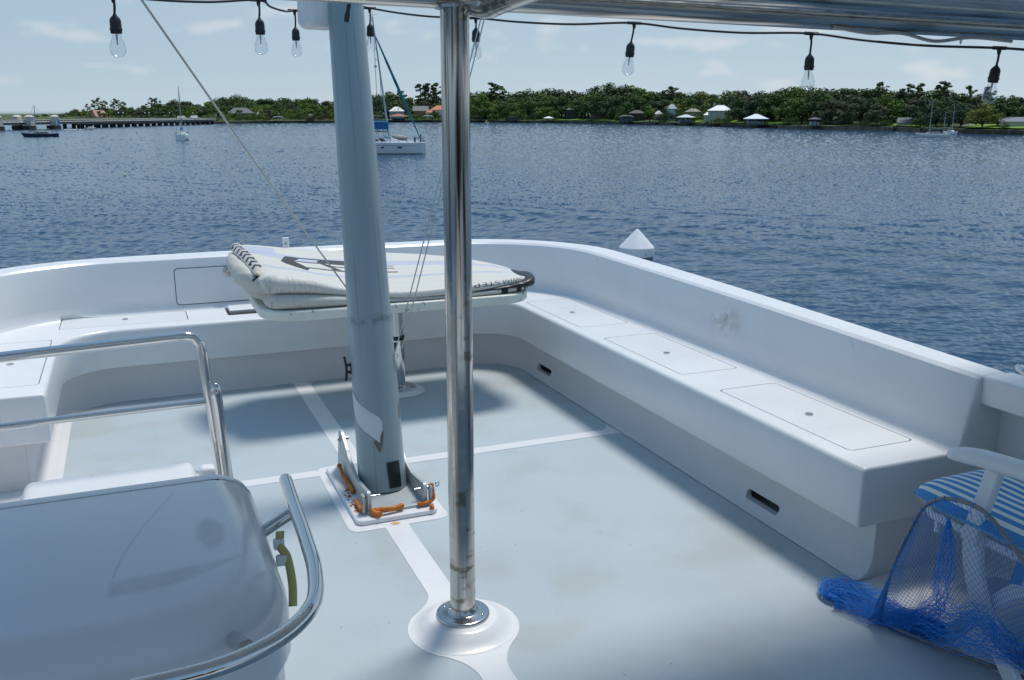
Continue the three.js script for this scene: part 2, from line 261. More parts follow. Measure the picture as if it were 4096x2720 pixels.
// unit trees: 1 m tall, foot at the origin
function oak(seed, wide = 0.62, low = 0.2, lobes = 24, leaves = 2300, lr = 0.15) {
  const R = rng(seed), blobs = [], limbs = [];
  for (let i = 0; i < lobes; i++) { const a = i * 2.4 + R() * 0.9, q = Math.sqrt((i + 0.3) / lobes), r = q * (wide - lr) * (0.8 + 0.3 * R()), k = (i % 3) / 2, y = lerp(lerp(0.84, low + 0.30, Math.pow(q, 2.0)), low + 0.14, k * 0.6) + (R() - 0.5) * 0.12; blobs.push([r * Math.cos(a), y, r * Math.sin(a), lr * (0.7 + 0.6 * R())]); }
  for (const b of blobs.filter((_, i) => i % 3 === 1)) limbs.push(tube([V(0, 0.10 + 0.08 * R(), 0), V(b[0] * 0.4, b[1] * 0.62, b[2] * 0.4), V(b[0] * 0.9, b[1] * 0.98, b[2] * 0.9)], 0.010 + 0.006 * R(), 6, 5));
  limbs.push(lathe([[0.055, -0.05], [0.036, 0.03], [0.03, 0.18], [0.024, 0.42], [0.008, 0.72]], 8));
  return [leafCloud(blobs, leaves, 0.034, R, 0.85), merge(limbs)];
}
function pine(seed, leaves = 520) {
  const R = rng(seed), blobs = [], limbs = [lathe([[0.022, -0.05], [0.016, 0.2], [0.013, 0.6], [0.006, 0.97]], 7)];
  for (let i = 0; i < 15; i++) { const y = 0.50 + 0.48 * i / 14, a = R() * 6.28, r = (0.24 - 0.17 * i / 14) * (0.5 + 0.7 * R()); const b = [r * Math.cos(a), y, r * Math.sin(a), 0.032 + 0.042 * R()]; blobs.push(b); limbs.push(rod(V(0, y - 0.06, 0), V(b[0], y, b[2]), 0.005, 5, 0.003)); }
  return [leafCloud(blobs, leaves, 0.026, R, 0.55), merge(limbs)];
}
function palm(seed) {
  const R = rng(seed), pos = [], idx = [];
  for (let i = 0; i < 22; i++) { const a = i * 2.4, up = 0.2 - 0.75 * (i / 22) + 0.2 * R(), L = 0.26 + 0.05 * R(), k = pos.length / 3; for (let j = 0; j <= 5; j++) { const t = j / 5, r = L * t, y = 0.84 + up * r * 1.6 - 0.9 * r * r * 2.5, w = 0.05 * Math.sin(Math.PI * Math.min(0.95, t * 0.85 + 0.12)); for (const s of [-1, 1]) pos.push(r * Math.cos(a) - s * w * Math.sin(a), y - Math.abs(w) * 0.3, r * Math.sin(a) + s * w * Math.cos(a)); if (j) { const o = k + j * 2; idx.push(o, o - 2, o - 1, o, o - 1, o + 1); } } }
  return [meshOf(pos, idx), lathe([[0.03, -0.05], [0.022, 0.3], [0.024, 0.86]], 8)];
}
const leafMats = [[0.056, 0.094, 0.020], [0.075, 0.122, 0.022], [0.058, 0.080, 0.030], [0.100, 0.158, 0.022], [0.140, 0.210, 0.024], [0.175, 0.180, 0.030], [0.092, 0.092, 0.045], [0.046, 0.074, 0.028]].map((c) => mat(c, 0.9));
const barkMat = mat([0.055, 0.042, 0.033], 0.95);
const oaks = [0, 1, 2, 3, 4, 5].map((i) => oak(100 + i, 0.62 + 0.08 * (i % 3), 0.12 + 0.06 * (i % 2), 24 + 3 * (i % 3))), talls = [0, 1, 2].map((i) => oak(200 + i, 0.42, 0.18, 24, 2000, 0.13)), bushes = [0, 1, 2].map((i) => oak(300 + i, 0.8, 0.0, 16, 1300, 0.24)), pines = [0, 1, 2, 3].map((i) => pine(400 + i)), palms = [0, 1].map((i) => palm(500 + i));
const treeKinds = {
  oak: ['oak_tree', oaks, 'tree', 'oaks in the wood along the far shore', ['dark green spreading oak in the wood along the far shore', 'mid green spreading oak in the wood along the far shore', 'deep grey green oak in the wood along the far shore', 'fresh green oak in the wood along the far shore', 'bright green oak in the wood along the far shore', 'yellow green oak in the wood along the far shore', 'brownish moss hung oak in the wood along the far shore', 'blackish green oak in the wood along the far shore']],
  tall: ['tall_tree', talls, 'tree', 'tall narrow trees along the far shore', ['dark green tall narrow tree of the far shore', 'mid green tall narrow tree of the far shore', 'deep grey green tall narrow tree of the far shore', 'fresh green tall narrow tree of the far shore', 'bright green tall narrow tree of the far shore', 'yellow green tall narrow tree of the far shore', 'brownish tall narrow tree of the far shore', 'blackish green tall narrow tree of the far shore']],
  bush: ['round_bush', bushes, 'bush', 'round bushes at the foot of the far shore trees', ['dark green round bush low on the far bank', 'mid green round bush low on the far bank', 'deep grey green round bush low on the far bank', 'fresh green round bush low on the far bank', 'bright green round bush low on the far bank', 'yellow green round bush low on the far bank', 'brownish round bush low on the far bank', 'blackish green round bush low on the far bank']],
  pine: ['pine_tree', pines, 'pine tree', 'pines standing above the far shore wood', ['dark green pine with bare trunk rising above the far wood', 'mid green pine with bare trunk rising above the far wood', 'deep grey green pine rising above the far wood', 'fresh green pine rising above the far wood', 'bright green pine rising above the far wood', 'yellow green pine rising above the far wood', 'brownish pine rising above the far wood', 'blackish green pine rising above the far wood']],
  palm: ['palm_tree', palms, 'palm tree', 'cabbage palms at the waterside', ['dark cabbage palm at the far waterside', 'mid green cabbage palm at the far waterside', 'deep grey green cabbage palm at the far waterside', 'fresh green cabbage palm at the far waterside', 'bright green cabbage palm at the far waterside', 'yellowish cabbage palm at the far waterside', 'brownish cabbage palm at the far waterside', 'blackish cabbage palm at the far waterside']],
};
const TR = rng(77);
function tree(kind, u, vTop, back, tone, wide = 1) {               // top seen at pixel (u, vTop), foot on the bank
  const [name, variants, cat, group, labels] = treeKinds[kind], p = bank(u, back), r = Math.hypot(p.x, p.z), top = onDist(u, vTop, r).y, h = Math.max(1.2, (top - p.y) * 1.03);
  const [crown, trunk] = variants[Math.floor(TR() * variants.length)], o = thing(name, labels[tone], cat, [p.x, p.y, p.z], group);
  o.scale.set(h * wide, h, h * wide); o.rotation.y = TR() * 6.28;
  part('crown', crown, leafMats[tone], o); part('trunk', trunk, barkMat, o);
}
const skyline = [[-200, 455], [40, 470], [77, 463], [133, 459], [190, 449], [237, 452], [302, 432], [353, 434], [400, 424], [462, 424], [498, 424], [540, 424], [569, 419], [611, 412], [652, 410], [694, 399], [759, 395], [801, 416], [833, 405], [907, 381], [952, 376], [996, 389], [1035, 388], [1115, 379], [1162, 389], [1234, 385], [1308, 396], [1400, 386], [1489, 374], [1539, 362], [1604, 372], [1637, 386], [1700, 384], [1760, 378], [1886, 366], [1975, 366], [2052, 363], [2148, 358], [2276, 349], [2311, 372], [2371, 351], [2430, 332], [2468, 331], [2534, 336], [2593, 351], [2667, 358], [2736, 371], [2802, 361], [2852, 369], [2896, 363], [2971, 358], [3021, 366], [3060, 358], [3148, 348], [3252, 346], [3382, 341], [3447, 353], [3515, 346], [3560, 353], [3617, 352], [3693, 357], [3762, 350], [3807, 379], [3864, 372], [3936, 358], [3997, 383], [4054, 377], [4096, 386], [4300, 370], [4600, 360], [5200, 330]];
{ // the wood: a back row on the skyline, a middle row that fills below it
  const tones = (u) => { const n = TR(); if (u < 1320) return n < 0.3 ? 1 : n < 0.55 ? 3 : n < 0.7 ? 0 : n < 0.8 ? 4 : n < 0.9 ? 6 : 2; if (u < 2300) return n < 0.35 ? 1 : n < 0.6 ? 0 : n < 0.75 ? 3 : n < 0.85 ? 2 : n < 0.92 ? 6 : 7; return n < 0.34 ? 0 : n < 0.55 ? 2 : n < 0.74 ? 1 : n < 0.84 ? 7 : n < 0.92 ? 3 : 6; };
  let u = -320;
  while (u < 4550) { const v = polyAt(skyline, u), dist = u < 120 ? 0.35 : 1; if (u > 60 || TR() < 0.3) tree(TR() < 0.68 ? 'oak' : 'tall', u, v + 2 + TR() * 6, 55 + TR() * 30, tones(u), 1.25); u += (u < 820 ? 30 : 38) * (0.75 + 0.6 * TR()) / dist; }
  u = -300;
  while (u < 4550) { const a = polyAt(skyline, u), s = shoreV(u) - 12; if (u > 100) tree(TR() < 0.75 ? 'oak' : 'bush', u, lerp(a, s, 0.18 + 0.25 * TR()), 36 + TR() * 12, tones(u), 1.15 + 0.3 * TR()); u += (u < 820 ? 28 : 40) * (0.75 + 0.6 * TR()); }
  u = 835;                                                          // undergrowth along the bank, left open at the lawns
  while (u < 4500) { if (![[1555, 1790], [2205, 2440], [2790, 2990], [3065, 3160], [3590, 3670]].some(([a, b]) => u > a && u < b)) tree('bush', u, shoreV(u) - 26 - 34 * TR(), 24 + TR() * 9, tones(u), 1.05); u += 24 * (0.7 + 0.7 * TR()); }
  // single pines that stand out above the wood
  for (const [x, v, t] of [[353, 417, 2], [385, 402, 1], [400, 393, 2], [425, 404, 1], [462, 397, 2], [480, 402, 1], [499, 408, 2], [611, 393, 2], [634, 394, 1], [1604, 364, 7], [1685, 341, 2], [1700, 346, 1], [1716, 338, 2], [1747, 336, 1], [1975, 335, 2], [2000, 345, 1], [2670, 350, 2], [2690, 352, 2], [3515, 333, 0], [3617, 341, 2], [3655, 338, 0], [3762, 331, 0], [3745, 345, 7], [3864, 346, 1], [3936, 350, 0]]) tree('pine', x, v, 62, t, 1.25);
  // front trees by eye: kind, column, top, metres back, tone, width
  for (const [k, x, v, b, t, w] of [
    ['palm', 797, 430, 14, 6, 1.5], ['palm', 779, 455, 9, 5, 1.4], ['palm', 890, 442, 12, 5, 1.4], ['palm', 960, 432, 16, 6, 1.4], ['palm', 1040, 430, 18, 5, 1.4], ['palm', 1080, 434, 16, 6, 1.4], ['palm', 1055, 462, 8, 5, 1.5],
    ['bush', 838, 462, 5, 4, 1], ['bush', 872, 468, 6, 3, 1], ['bush', 915, 462, 8, 4, 1.1], ['bush', 955, 458, 9, 3, 1.1], ['bush', 990, 452, 10, 3, 1], ['bush', 1020, 450, 12, 1, 1], ['bush', 1060, 452, 11, 3, 1], ['bush', 1160, 438, 18, 4, 1], ['bush', 1200, 446, 14, 1, 1.1], ['oak', 1295, 420, 14, 3, 0.9], ['bush', 1285, 450, 8, 6, 1], ['bush', 1325, 452, 8, 5, 1],
    ['bush', 1505, 452, 14, 1, 1], ['bush', 1640, 446, 10, 3, 1.2], ['bush', 1668, 455, 8, 1, 1.1], ['bush', 1690, 447, 12, 3, 1], ['oak', 1740, 442, 9, 1, 0.9], ['bush', 1755, 462, 6, 0, 1],
    ['oak', 1925, 372, 22, 4, 0.9], ['oak', 1955, 400, 14, 3, 1.05], ['bush', 1985, 425, 9, 4, 1], ['oak', 2010, 412, 14, 1, 0.9], ['bush', 2072, 424, 10, 4, 1], ['oak', 2050, 416, 16, 1, 0.9], ['oak', 2110, 385, 22, 1, 1.1], ['oak', 2190, 425, 8, 3, 1.3], ['oak', 2245, 382, 24, 0, 0.95], ['bush', 2130, 450, 6, 0, 1], ['bush', 2365, 475, 4, 1, 1.1], ['bush', 2383, 478, 4, 3, 1], ['oak', 2330, 395, 18, 0, 0.9], ['oak', 2400, 372, 24, 0, 1], ['bush', 2490, 432, 12, 3, 1], ['oak', 2455, 385, 22, 2, 1], ['tall', 2597, 418, 8, 4, 0.9], ['oak', 2540, 380, 30, 0, 1], ['bush', 2640, 452, 5, 6, 1.1], ['bush', 2668, 430, 8, 7, 0.8], ['oak', 2745, 395, 40, 5, 1], ['oak', 2700, 392, 44, 4, 0.9], ['bush', 2710, 442, 16, 1, 1], ['oak', 2800, 366, 55, 5, 0.9], ['oak', 2770, 378, 46, 1, 0.95], ['bush', 2760, 446, 9, 3, 1.2], ['bush', 2820, 436, 16, 3, 0.8], ['bush', 2868, 462, 7, 5, 0.9], ['bush', 2912, 455, 8, 4, 0.8], ['bush', 2895, 472, 5, 0, 1.6],
    ['oak', 2965, 392, 18, 0, 1.05], ['oak', 3035, 380, 20, 7, 1.15], ['oak', 3090, 372, 22, 0, 1.2], ['oak', 3150, 395, 14, 1, 1.05], ['oak', 3205, 388, 16, 3, 1.1], ['bush', 3160, 455, 6, 0, 1.1], ['oak', 3270, 372, 22, 0, 1.1], ['oak', 3320, 398, 14, 6, 1.05], ['bush', 3300, 448, 8, 7, 1], ['oak', 3385, 378, 18, 6, 1.0], ['oak', 3440, 392, 10, 2, 1.05], ['oak', 3505, 410, 7, 6, 1.1], ['bush', 3375, 462, 5, 7, 1.2], ['bush', 3460, 470, 3, 0, 1.2], ['bush', 3520, 458, 4, 0, 1], ['oak', 3545, 380, 20, 3, 0.9], ['bush', 3680, 455, 5, 0, 1.1], ['oak', 3690, 386, 22, 7, 1.1], ['oak', 3740, 400, 16, 0, 1.1], ['oak', 3790, 395, 12, 2, 1.0], ['oak', 3840, 412, 9, 7, 1.05], ['oak', 3925, 418, 7, 5, 1.05], ['oak', 3985, 402, 18, 0, 1], ['oak', 4060, 395, 26, 0, 1.1], ['bush', 4015, 488, 3, 0, 1],
  ]) tree(k, x, v, b, t, w);
}
// ---------------------------------------------------------------- houses on the far bank
const glassDark = mat([0.03, 0.035, 0.04], 0.15), trimMat = mat([0.75, 0.75, 0.73], 0.6);
// sizes come from the pixels the front takes up at its own distance
function spot(u0, u1, vBase, back) {
  const uc = (u0 + u1) / 2, p = bank(uc, back), r = Math.hypot(p.x, p.z), a = onDist(u0, 480, r), b = onDist(u1, 480, r), w = a.distanceTo(b);
  return { p, r, w, yaw: Math.atan2(-p.x, -p.z) + Math.PI, y: (v) => onDist(uc, v, r).y };
}
function house(name, label, { u0, u1, vEave, vRidge, back, wall, roof, hip = true, depth = 9, windows = 3, storeys = 1, turn = 0, chimney, porch, foot }) {
  const s = spot(u0, u1, 0, back), o = thing(name, label, 'house', [s.p.x, s.p.y - 0.3, s.p.z]); o.rotation.y = s.yaw + turn;
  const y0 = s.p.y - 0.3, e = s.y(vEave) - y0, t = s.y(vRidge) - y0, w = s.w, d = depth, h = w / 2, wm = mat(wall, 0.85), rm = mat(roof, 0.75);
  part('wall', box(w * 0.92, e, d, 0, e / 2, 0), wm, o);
  const rr = hip ? Math.min(h * 0.75, d * 0.55) : 0.001, oh = 0.5, P = [[-h - oh * 0.3, e - 0.15, -d / 2 - oh], [h + oh * 0.3, e - 0.15, -d / 2 - oh], [h + oh * 0.3, e - 0.15, d / 2 + oh], [-h - oh * 0.3, e - 0.15, d / 2 + oh], [-h + rr, t, 0], [h - rr, t, 0]];
  const f = (l) => l.flatMap((i) => P[i]);
  const roofG = new THREE.BufferGeometry(); roofG.setAttribute('position', new THREE.Float32BufferAttribute([...f([3, 2, 5]), ...f([3, 5, 4]), ...f([1, 0, 4]), ...f([1, 4, 5]), ...f([0, 3, 4]), ...f([2, 1, 5]), ...f([0, 1, 2]), ...f([0, 2, 3])], 3)); roofG.computeVertexNormals();
  const roofM = part('roof', roofG, rm, o);
  if (chimney) part('chimney', box(w * 0.05 + 0.3, (t - e) + 1.2, 0.8, w * chimney, e + (t - e) / 2 + 0.6, 0), mat([0.35, 0.34, 0.33], 0.9), roofM);
  const fz = d / 2 + 0.04, sh = e / storeys;
  for (let q = 0; q < storeys; q++) for (let i = 0; i < windows; i++) { const x = w * 0.86 * ((i + 0.5) / windows - 0.5), ww = Math.min(1.6, w / windows * 0.45); const fr = part('window', box(ww + 0.24, sh * 0.5 + 0.24, 0.06, x, sh * (q + 0.55), fz), trimMat, o); part('pane', box(ww, sh * 0.5, 0.06, x, sh * (q + 0.55), fz + 0.04), glassDark, fr); }
  part('door', box(1.1, Math.min(2.2, sh * 0.8), 0.08, w * 0.12, Math.min(1.1, sh * 0.4), fz + 0.01), mat([0.2, 0.16, 0.12], 0.7), o);
  if (porch) {                                                      // two-storey veranda on columns along the water side
    const x0 = w * porch[0], x1 = w * porch[1];
    part('porch_floor', boxBetween(x0, x1, e * 0.5 - 0.25, e * 0.5, fz, fz + 2), trimMat, o);
    for (let i = 0; i < 4; i++) { const x = lerp(x0 + 0.15, x1 - 0.15, i / 3); part('porch_column', boxBetween(x - 0.14, x + 0.14, 0, e, fz + 1.7, fz + 1.98), trimMat, o); }
    part('porch_roof', boxBetween(x0 - 0.2, x1 + 0.2, e - 0.02, e + 0.14, fz, fz + 2.3), rm, o);
    for (let i = 0; i < 14; i++) { const x = lerp(x0 + 0.2, x1 - 0.2, i / 13); part('baluster', boxBetween(x - 0.04, x + 0.04, e * 0.5, e * 0.5 + 0.95, fz + 1.84, fz + 1.92), trimMat, o); }
    part('handrail', boxBetween(x0, x1, e * 0.5 + 0.95, e * 0.5 + 1.05, fz + 1.8, fz + 1.96), trimMat, o);
  }
  return o;
}
house('pink_house', 'pale pink gabled house among pines behind the bridge', { u0: 372, u1: 424, vEave: 466, vRidge: 441, back: 40, wall: lin(214, 176, 158), roof: lin(200, 150, 132), hip: false, turn: 0.5, chimney: -0.3, windows: 2 });
house('shingle_house', 'long grey shingle roofed house half hidden in bright trees', { u0: 910, u1: 1020, vEave: 452, vRidge: 431, back: 30, wall: lin(130, 120, 108), roof: lin(112, 112, 114), windows: 4 });
house('white_house', 'small house under a bright white hipped roof behind the catamaran mast', { u0: 1556, u1: 1620, vEave: 444, vRidge: 427, back: 26, wall: lin(150, 160, 160), roof: lin(235, 235, 225), windows: 3 });
house('brick_house', 'brick house with long grey shingle roof beside the orange roofed one', { u0: 1652, u1: 1716, vEave: 443, vRidge: 424, back: 27, wall: lin(142, 86, 70), roof: lin(122, 122, 120), hip: false, windows: 3 });
house('orange_roof_house', 'two storey white house with orange tiled roof', { u0: 1722, u1: 1790, vEave: 438, vRidge: 422, back: 24, wall: lin(206, 200, 192), roof: lin(206, 128, 88), storeys: 2, windows: 4 });
house('tiled_annex', 'low annex with salmon tiled roof in front of the brick house', { u0: 1702, u1: 1742, vEave: 449, vRidge: 440, back: 17, wall: lin(200, 190, 178), roof: lin(198, 130, 98), windows: 2, depth: 5 });
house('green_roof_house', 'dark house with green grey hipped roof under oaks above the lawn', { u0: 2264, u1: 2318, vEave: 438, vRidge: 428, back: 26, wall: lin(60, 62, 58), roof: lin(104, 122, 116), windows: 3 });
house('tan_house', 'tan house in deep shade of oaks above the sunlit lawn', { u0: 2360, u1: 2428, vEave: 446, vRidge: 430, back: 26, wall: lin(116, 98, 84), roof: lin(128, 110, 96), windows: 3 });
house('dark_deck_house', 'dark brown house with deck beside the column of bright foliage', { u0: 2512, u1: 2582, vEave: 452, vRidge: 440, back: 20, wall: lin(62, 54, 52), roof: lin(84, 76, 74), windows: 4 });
house('tower_house', 'tall pale blue white house with stepped grey roof', { u0: 2664, u1: 2706, vEave: 434, vRidge: 416, back: 24, wall: lin(196, 208, 210), roof: lin(150, 160, 160), storeys: 2, windows: 2 });
house('pink_cottage', 'tiny pinkish cottage beside the pale flowering bush', { u0: 2616, u1: 2648, vEave: 455, vRidge: 443, back: 18, wall: lin(190, 160, 150), roof: lin(210, 205, 200), windows: 2, depth: 5 });
house('tan_villa', 'tan villa with twin weathered grey brown hipped roofs', { u0: 2736, u1: 2806, vEave: 446, vRidge: 434, back: 30, wall: lin(150, 138, 124), roof: lin(146, 136, 124), windows: 3 });
house('veranda_house', 'large cream house with brilliant white hipped roof and two storey veranda', { u0: 2826, u1: 2930, vEave: 441, vRidge: 421, back: 20, wall: lin(168, 165, 155), roof: lin(245, 245, 240), storeys: 2, windows: 4, chimney: 0.24, porch: [-0.46, 0.06] });
house('white_wing', 'single storey white roofed wing of the veranda house', { u0: 2812, u1: 2848, vEave: 459, vRidge: 448, back: 16, wall: lin(190, 188, 180), roof: lin(240, 240, 236), windows: 2, depth: 5 });
house('terracotta_house', 'long low terracotta roofed house behind big oaks', { u0: 2944, u1: 3090, vEave: 450, vRidge: 428, back: 34, wall: lin(146, 122, 104), roof: lin(188, 122, 88), windows: 5 });
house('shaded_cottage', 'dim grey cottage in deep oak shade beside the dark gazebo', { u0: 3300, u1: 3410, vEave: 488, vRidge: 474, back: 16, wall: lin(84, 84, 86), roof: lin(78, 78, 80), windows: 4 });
house('grey_bungalow', 'grey weatherboard bungalow with low roof by a small lawn', { u0: 3585, u1: 3658, vEave: 488, vRidge: 470, back: 14, wall: lin(150, 158, 162), roof: lin(92, 96, 100), windows: 4, hip: false });
house('shore_cottage', 'low cream cottage glimpsed between two oak trunks', { u0: 3835, u1: 3905, vEave: 503, vRidge: 494, back: 20, wall: lin(150, 150, 140), roof: lin(120, 118, 110), windows: 4 });
house('cream_house', 'cream two storey house with white pillared deck at the planked sea wall', { u0: 3990, u1: 4130, vEave: 484, vRidge: 468, back: 20, wall: lin(186, 182, 170), roof: lin(120, 122, 128), storeys: 2, windows: 6, hip: false, porch: [0.02, 0.48] });

// ---------------------------------------------------------------- boathouses: a roof on piles over a landing stage
const pileMat = mat(lin(72, 64, 58), 0.9), stageMat = mat(lin(96, 88, 80), 0.9);
function boathouse(name, label, { u0, u1, vEave, vPeak, off = -6, roof, kind = 'pyramid', depth = 7, boat, walls, n = 4 }) {
  const s = spot(u0, u1, 0, off), o = thing(name, label, 'boathouse', [s.p.x, WATER, s.p.z]); o.rotation.y = s.yaw;
  const e = s.y(vEave) - WATER, t = s.y(vPeak) - WATER, w = s.w, h = w / 2, d = depth, rm = mat(roof, 0.6), up = 1.35;
  let g;
  if (kind === 'pyramid') { const k = h * 0.12; g = loft([[V(-h, e, -d / 2), V(h, e, -d / 2), V(h, e, d / 2), V(-h, e, d / 2)], [V(-h, e + 0.12, -d / 2), V(h, e + 0.12, -d / 2), V(h, e + 0.12, d / 2), V(-h, e + 0.12, d / 2)], [V(-k, t, -0.1), V(k, t, -0.1), V(k, t, 0.1), V(-k, t, 0.1)]], { crease: 0.2 }); }
  else if (kind === 'vault') { const rings = []; for (let i = 0; i <= 10; i++) { const x = lerp(-h, h, i / 10), y = lerp(e, t, Math.sqrt(Math.max(0, 1 - Math.pow(i / 5 - 1, 4)))); rings.push([V(x, y, -d / 2), V(x, y + 0.1, 0), V(x, y, d / 2), V(x, y - 0.15, d / 2), V(x, y - 0.15, -d / 2)]); } g = loft(rings, { crease: 0.5 }); }
  else g = loft([[V(-h, t, -d / 2), V(h, e, -d / 2), V(h, e - 0.15, -d / 2), V(-h, t - 0.15, -d / 2)], [V(-h, t, d / 2), V(h, e, d / 2), V(h, e - 0.15, d / 2), V(-h, t - 0.15, d / 2)]], { crease: 0.2 });
  part('roof', g, rm, o);
  part('landing', box(w * 0.96, 0.18, d * 0.95, 0, up, 0), stageMat, o);
  for (let i = 0; i < n; i++) for (const z of [-1, 1]) { const x = w * 0.44 * (2 * i / (n - 1) - 1), top = kind === 'lean' ? lerp(t, e, (x + h) / w) - 0.1 : e; part('pile', boxBetween(x - 0.12, x + 0.12, -1, top, z * d * 0.44 - 0.12, z * d * 0.44 + 0.12), pileMat, o); }
  for (let i = 0; i < n + 2; i++) { const x = w * 0.47 * (2 * i / (n + 1) - 1); part('low_pile', boxBetween(x - 0.1, x + 0.1, -1, up + 0.5 * hash2(i, Math.round(u0)), d * 0.48, d * 0.48 + 0.2), pileMat, o); }
  if (walls) part('wall', boxBetween(-h * 0.9, h * 0.9, up + 0.1, e - 0.1, -d * 0.4, d * 0.3), mat(walls, 0.9), o);
  if (boat) { const b = thing('lift_boat', boat[1], 'boat', [s.p.x, WATER + 1.75, s.p.z]); b.rotation.y = s.yaw; part('hull', hullGeo(w * 0.62, 1.9, 0.9, 0.5), mat(boat[0], 0.35), b); part('console', box(0.9, 0.8, 0.9, 0, 1.0, 0, 0.1), mat([0.7, 0.72, 0.74], 0.4), b); part('windscreen', box(0.1, 0.4, 1.0, 0.55, 1.3, 0), glassDark, b); }
  return o;
}
// hull: x along, bow at +x, waterline y = 0
function hullGeo(L, B, F, D, { sheer = 0.25, transom = 0.75 } = {}) {
  const rings = [], N = 14;
  for (let i = 0; i <= N; i++) {
    const s = i / N, x = (s - 0.5) * L, b = B / 2 * (s < 0.45 ? lerp(transom, 1, Math.sin(s / 0.45 * Math.PI / 2)) : Math.sqrt(Math.max(0.0004, 1 - Math.pow((s - 0.45) / 0.55, 2.3)))), f = F * (1 + sheer * Math.pow(2 * s - 0.8, 2)), k = -D * Math.sqrt(Math.max(0.05, 1 - Math.pow(s * 1.02, 6)));
    const rk = 0.06 * L * Math.max(0, s - 0.8) * 5, ring = [];
    for (const [q, y] of [[1, f], [0.97, f * 0.6], [0.86, 0.05], [0.5, k * 0.75], [0, k], [-0.5, k * 0.75], [-0.86, 0.05], [-0.97, f * 0.6], [-1, f]]) ring.push(V(x + rk * (y / F), y, q * b));
    ring.push(V(x + rk, f + 0.02, -b * 0.9), V(x + rk, f + 0.05, 0), V(x + rk, f + 0.02, b * 0.9));
    rings.push(ring);
  }
  return loft(rings, { crease: 0.6 });
}
boathouse('canopy_boathouse', 'boathouse with rounded white fabric canopy below palm trees', { u0: 1091, u1: 1136, vEave: 473, vPeak: 467, roof: lin(240, 236, 224), kind: 'vault' });
boathouse('orange_grey_boathouse', 'small boathouse with tilted grey tin roof and orange gable', { u0: 1222, u1: 1260, vEave: 472, vPeak: 460, roof: lin(160, 158, 156), kind: 'lean', walls: lin(120, 82, 62) });
boathouse('flat_canopy_boathouse', 'low grey flat canopy landing beside the red roofed one', { u0: 1484, u1: 1530, vEave: 468, vPeak: 463, roof: lin(166, 160, 150), kind: 'vault', boat: [lin(190, 190, 190), 'pale boat under the low grey flat canopy'] });
boathouse('red_roof_boathouse', 'wide boathouse with rusty red hipped roof', { u0: 1554, u1: 1637, vEave: 466, vPeak: 455, roof: lin(158, 92, 74), boat: [lin(70, 74, 84), 'dark boat under the rusty red roof'] });
boathouse('oval_canopy_boathouse', 'small landing under a white oval canopy by the cut lawn', { u0: 1692, u1: 1734, vEave: 469, vPeak: 463, roof: lin(248, 246, 238), kind: 'vault' });
boathouse('dark_landing', 'dark covered landing under bright green trees beside the chrome post', { u0: 1880, u1: 1930, vEave: 470, vPeak: 465, roof: lin(66, 64, 66), kind: 'vault' });
boathouse('grey_shed_boathouse', 'grey boarded boat shed with pinkish tin roof', { u0: 2017, u1: 2075, vEave: 470, vPeak: 464, roof: lin(128, 118, 118), kind: 'lean', walls: lin(88, 84, 88) });
boathouse('white_canopy_boathouse', 'landing under a small white pyramid canopy below a round bright oak', { u0: 2172, u1: 2216, vEave: 473, vPeak: 466, roof: lin(246, 242, 230) });
boathouse('tin_roof_boathouse', 'boathouse with flat white tin roof and rusty gable beside a tall dock', { u0: 2476, u1: 2534, vEave: 470, vPeak: 463, roof: lin(206, 200, 200), kind: 'vault', walls: lin(92, 92, 100) });
boathouse('pale_canopy_boathouse', 'boathouse with pale grey hipped canopy over a blue covered boat', { u0: 2702, u1: 2781, vEave: 470, vPeak: 458, roof: lin(196, 202, 206), boat: [lin(120, 146, 178), 'blue covered boat under the pale grey hipped canopy'] });
boathouse('lean_to_boathouse', 'lean to boathouse with steep tilted blue grey tin roof', { u0: 2826, u1: 2878, vEave: 482, vPeak: 468, roof: lin(132, 146, 158), kind: 'lean' });
boathouse('pyramid_boathouse', 'large boathouse under a bright white pyramid roof', { u0: 2970, u1: 3074, vEave: 476, vPeak: 456, roof: lin(214, 220, 226), off: -7, depth: 10, n: 5, boat: [lin(190, 206, 220), 'pale blue boat under the bright white pyramid roof'] });
boathouse('gazebo_boathouse', 'dark shingled gazebo boathouse in oak shade', { u0: 3228, u1: 3284, vEave: 478, vPeak: 469, roof: lin(72, 72, 76), off: -4, boat: [lin(214, 220, 232), 'white boat hanging under the dark gazebo'] });
// open docks: stringers and planks on piles
function dock(label, u0, u1, off, len) {
  const s = spot(u0, u1, 0, off), o = thing('timber_dock', label, 'dock', [s.p.x, WATER, s.p.z]); o.rotation.y = s.yaw;
  const n = Math.max(4, Math.round(s.w / 1.6)); for (let i = 0; i < n; i++) { const x = s.w * (i / (n - 1) - 0.5); part('pile', boxBetween(x - 0.11, x + 0.11, -1, 1.6 + 0.7 * hash2(i, u0), 0.9, 1.12), pileMat, o); }
  part('walkway', box(s.w, 0.16, 1.8, 0, 1.2, 0), stageMat, o); part('rail', box(s.w, 0.1, 0.1, 0, 1.55, 0.85), stageMat, o);
}
dock('open timber dock between white tin roof boathouse and pale flowering bush', 2536, 2700, -3);
dock('short timber dock running from the tilted tin roof to the lawn', 2880, 2970, -2);
dock('timber dock with posts beside the low canopies and red roof', 1470, 1560, -3);
dock('timber dock in front of the cut lawn with white oval canopy', 1640, 1770, -3);
dock('small dark dock with posts in front of the rubble wall', 3540, 3592, -3);
dock('timber dock with tall posts beside the sunlit lawn and pyramid canopy', 2216, 2310, -3);

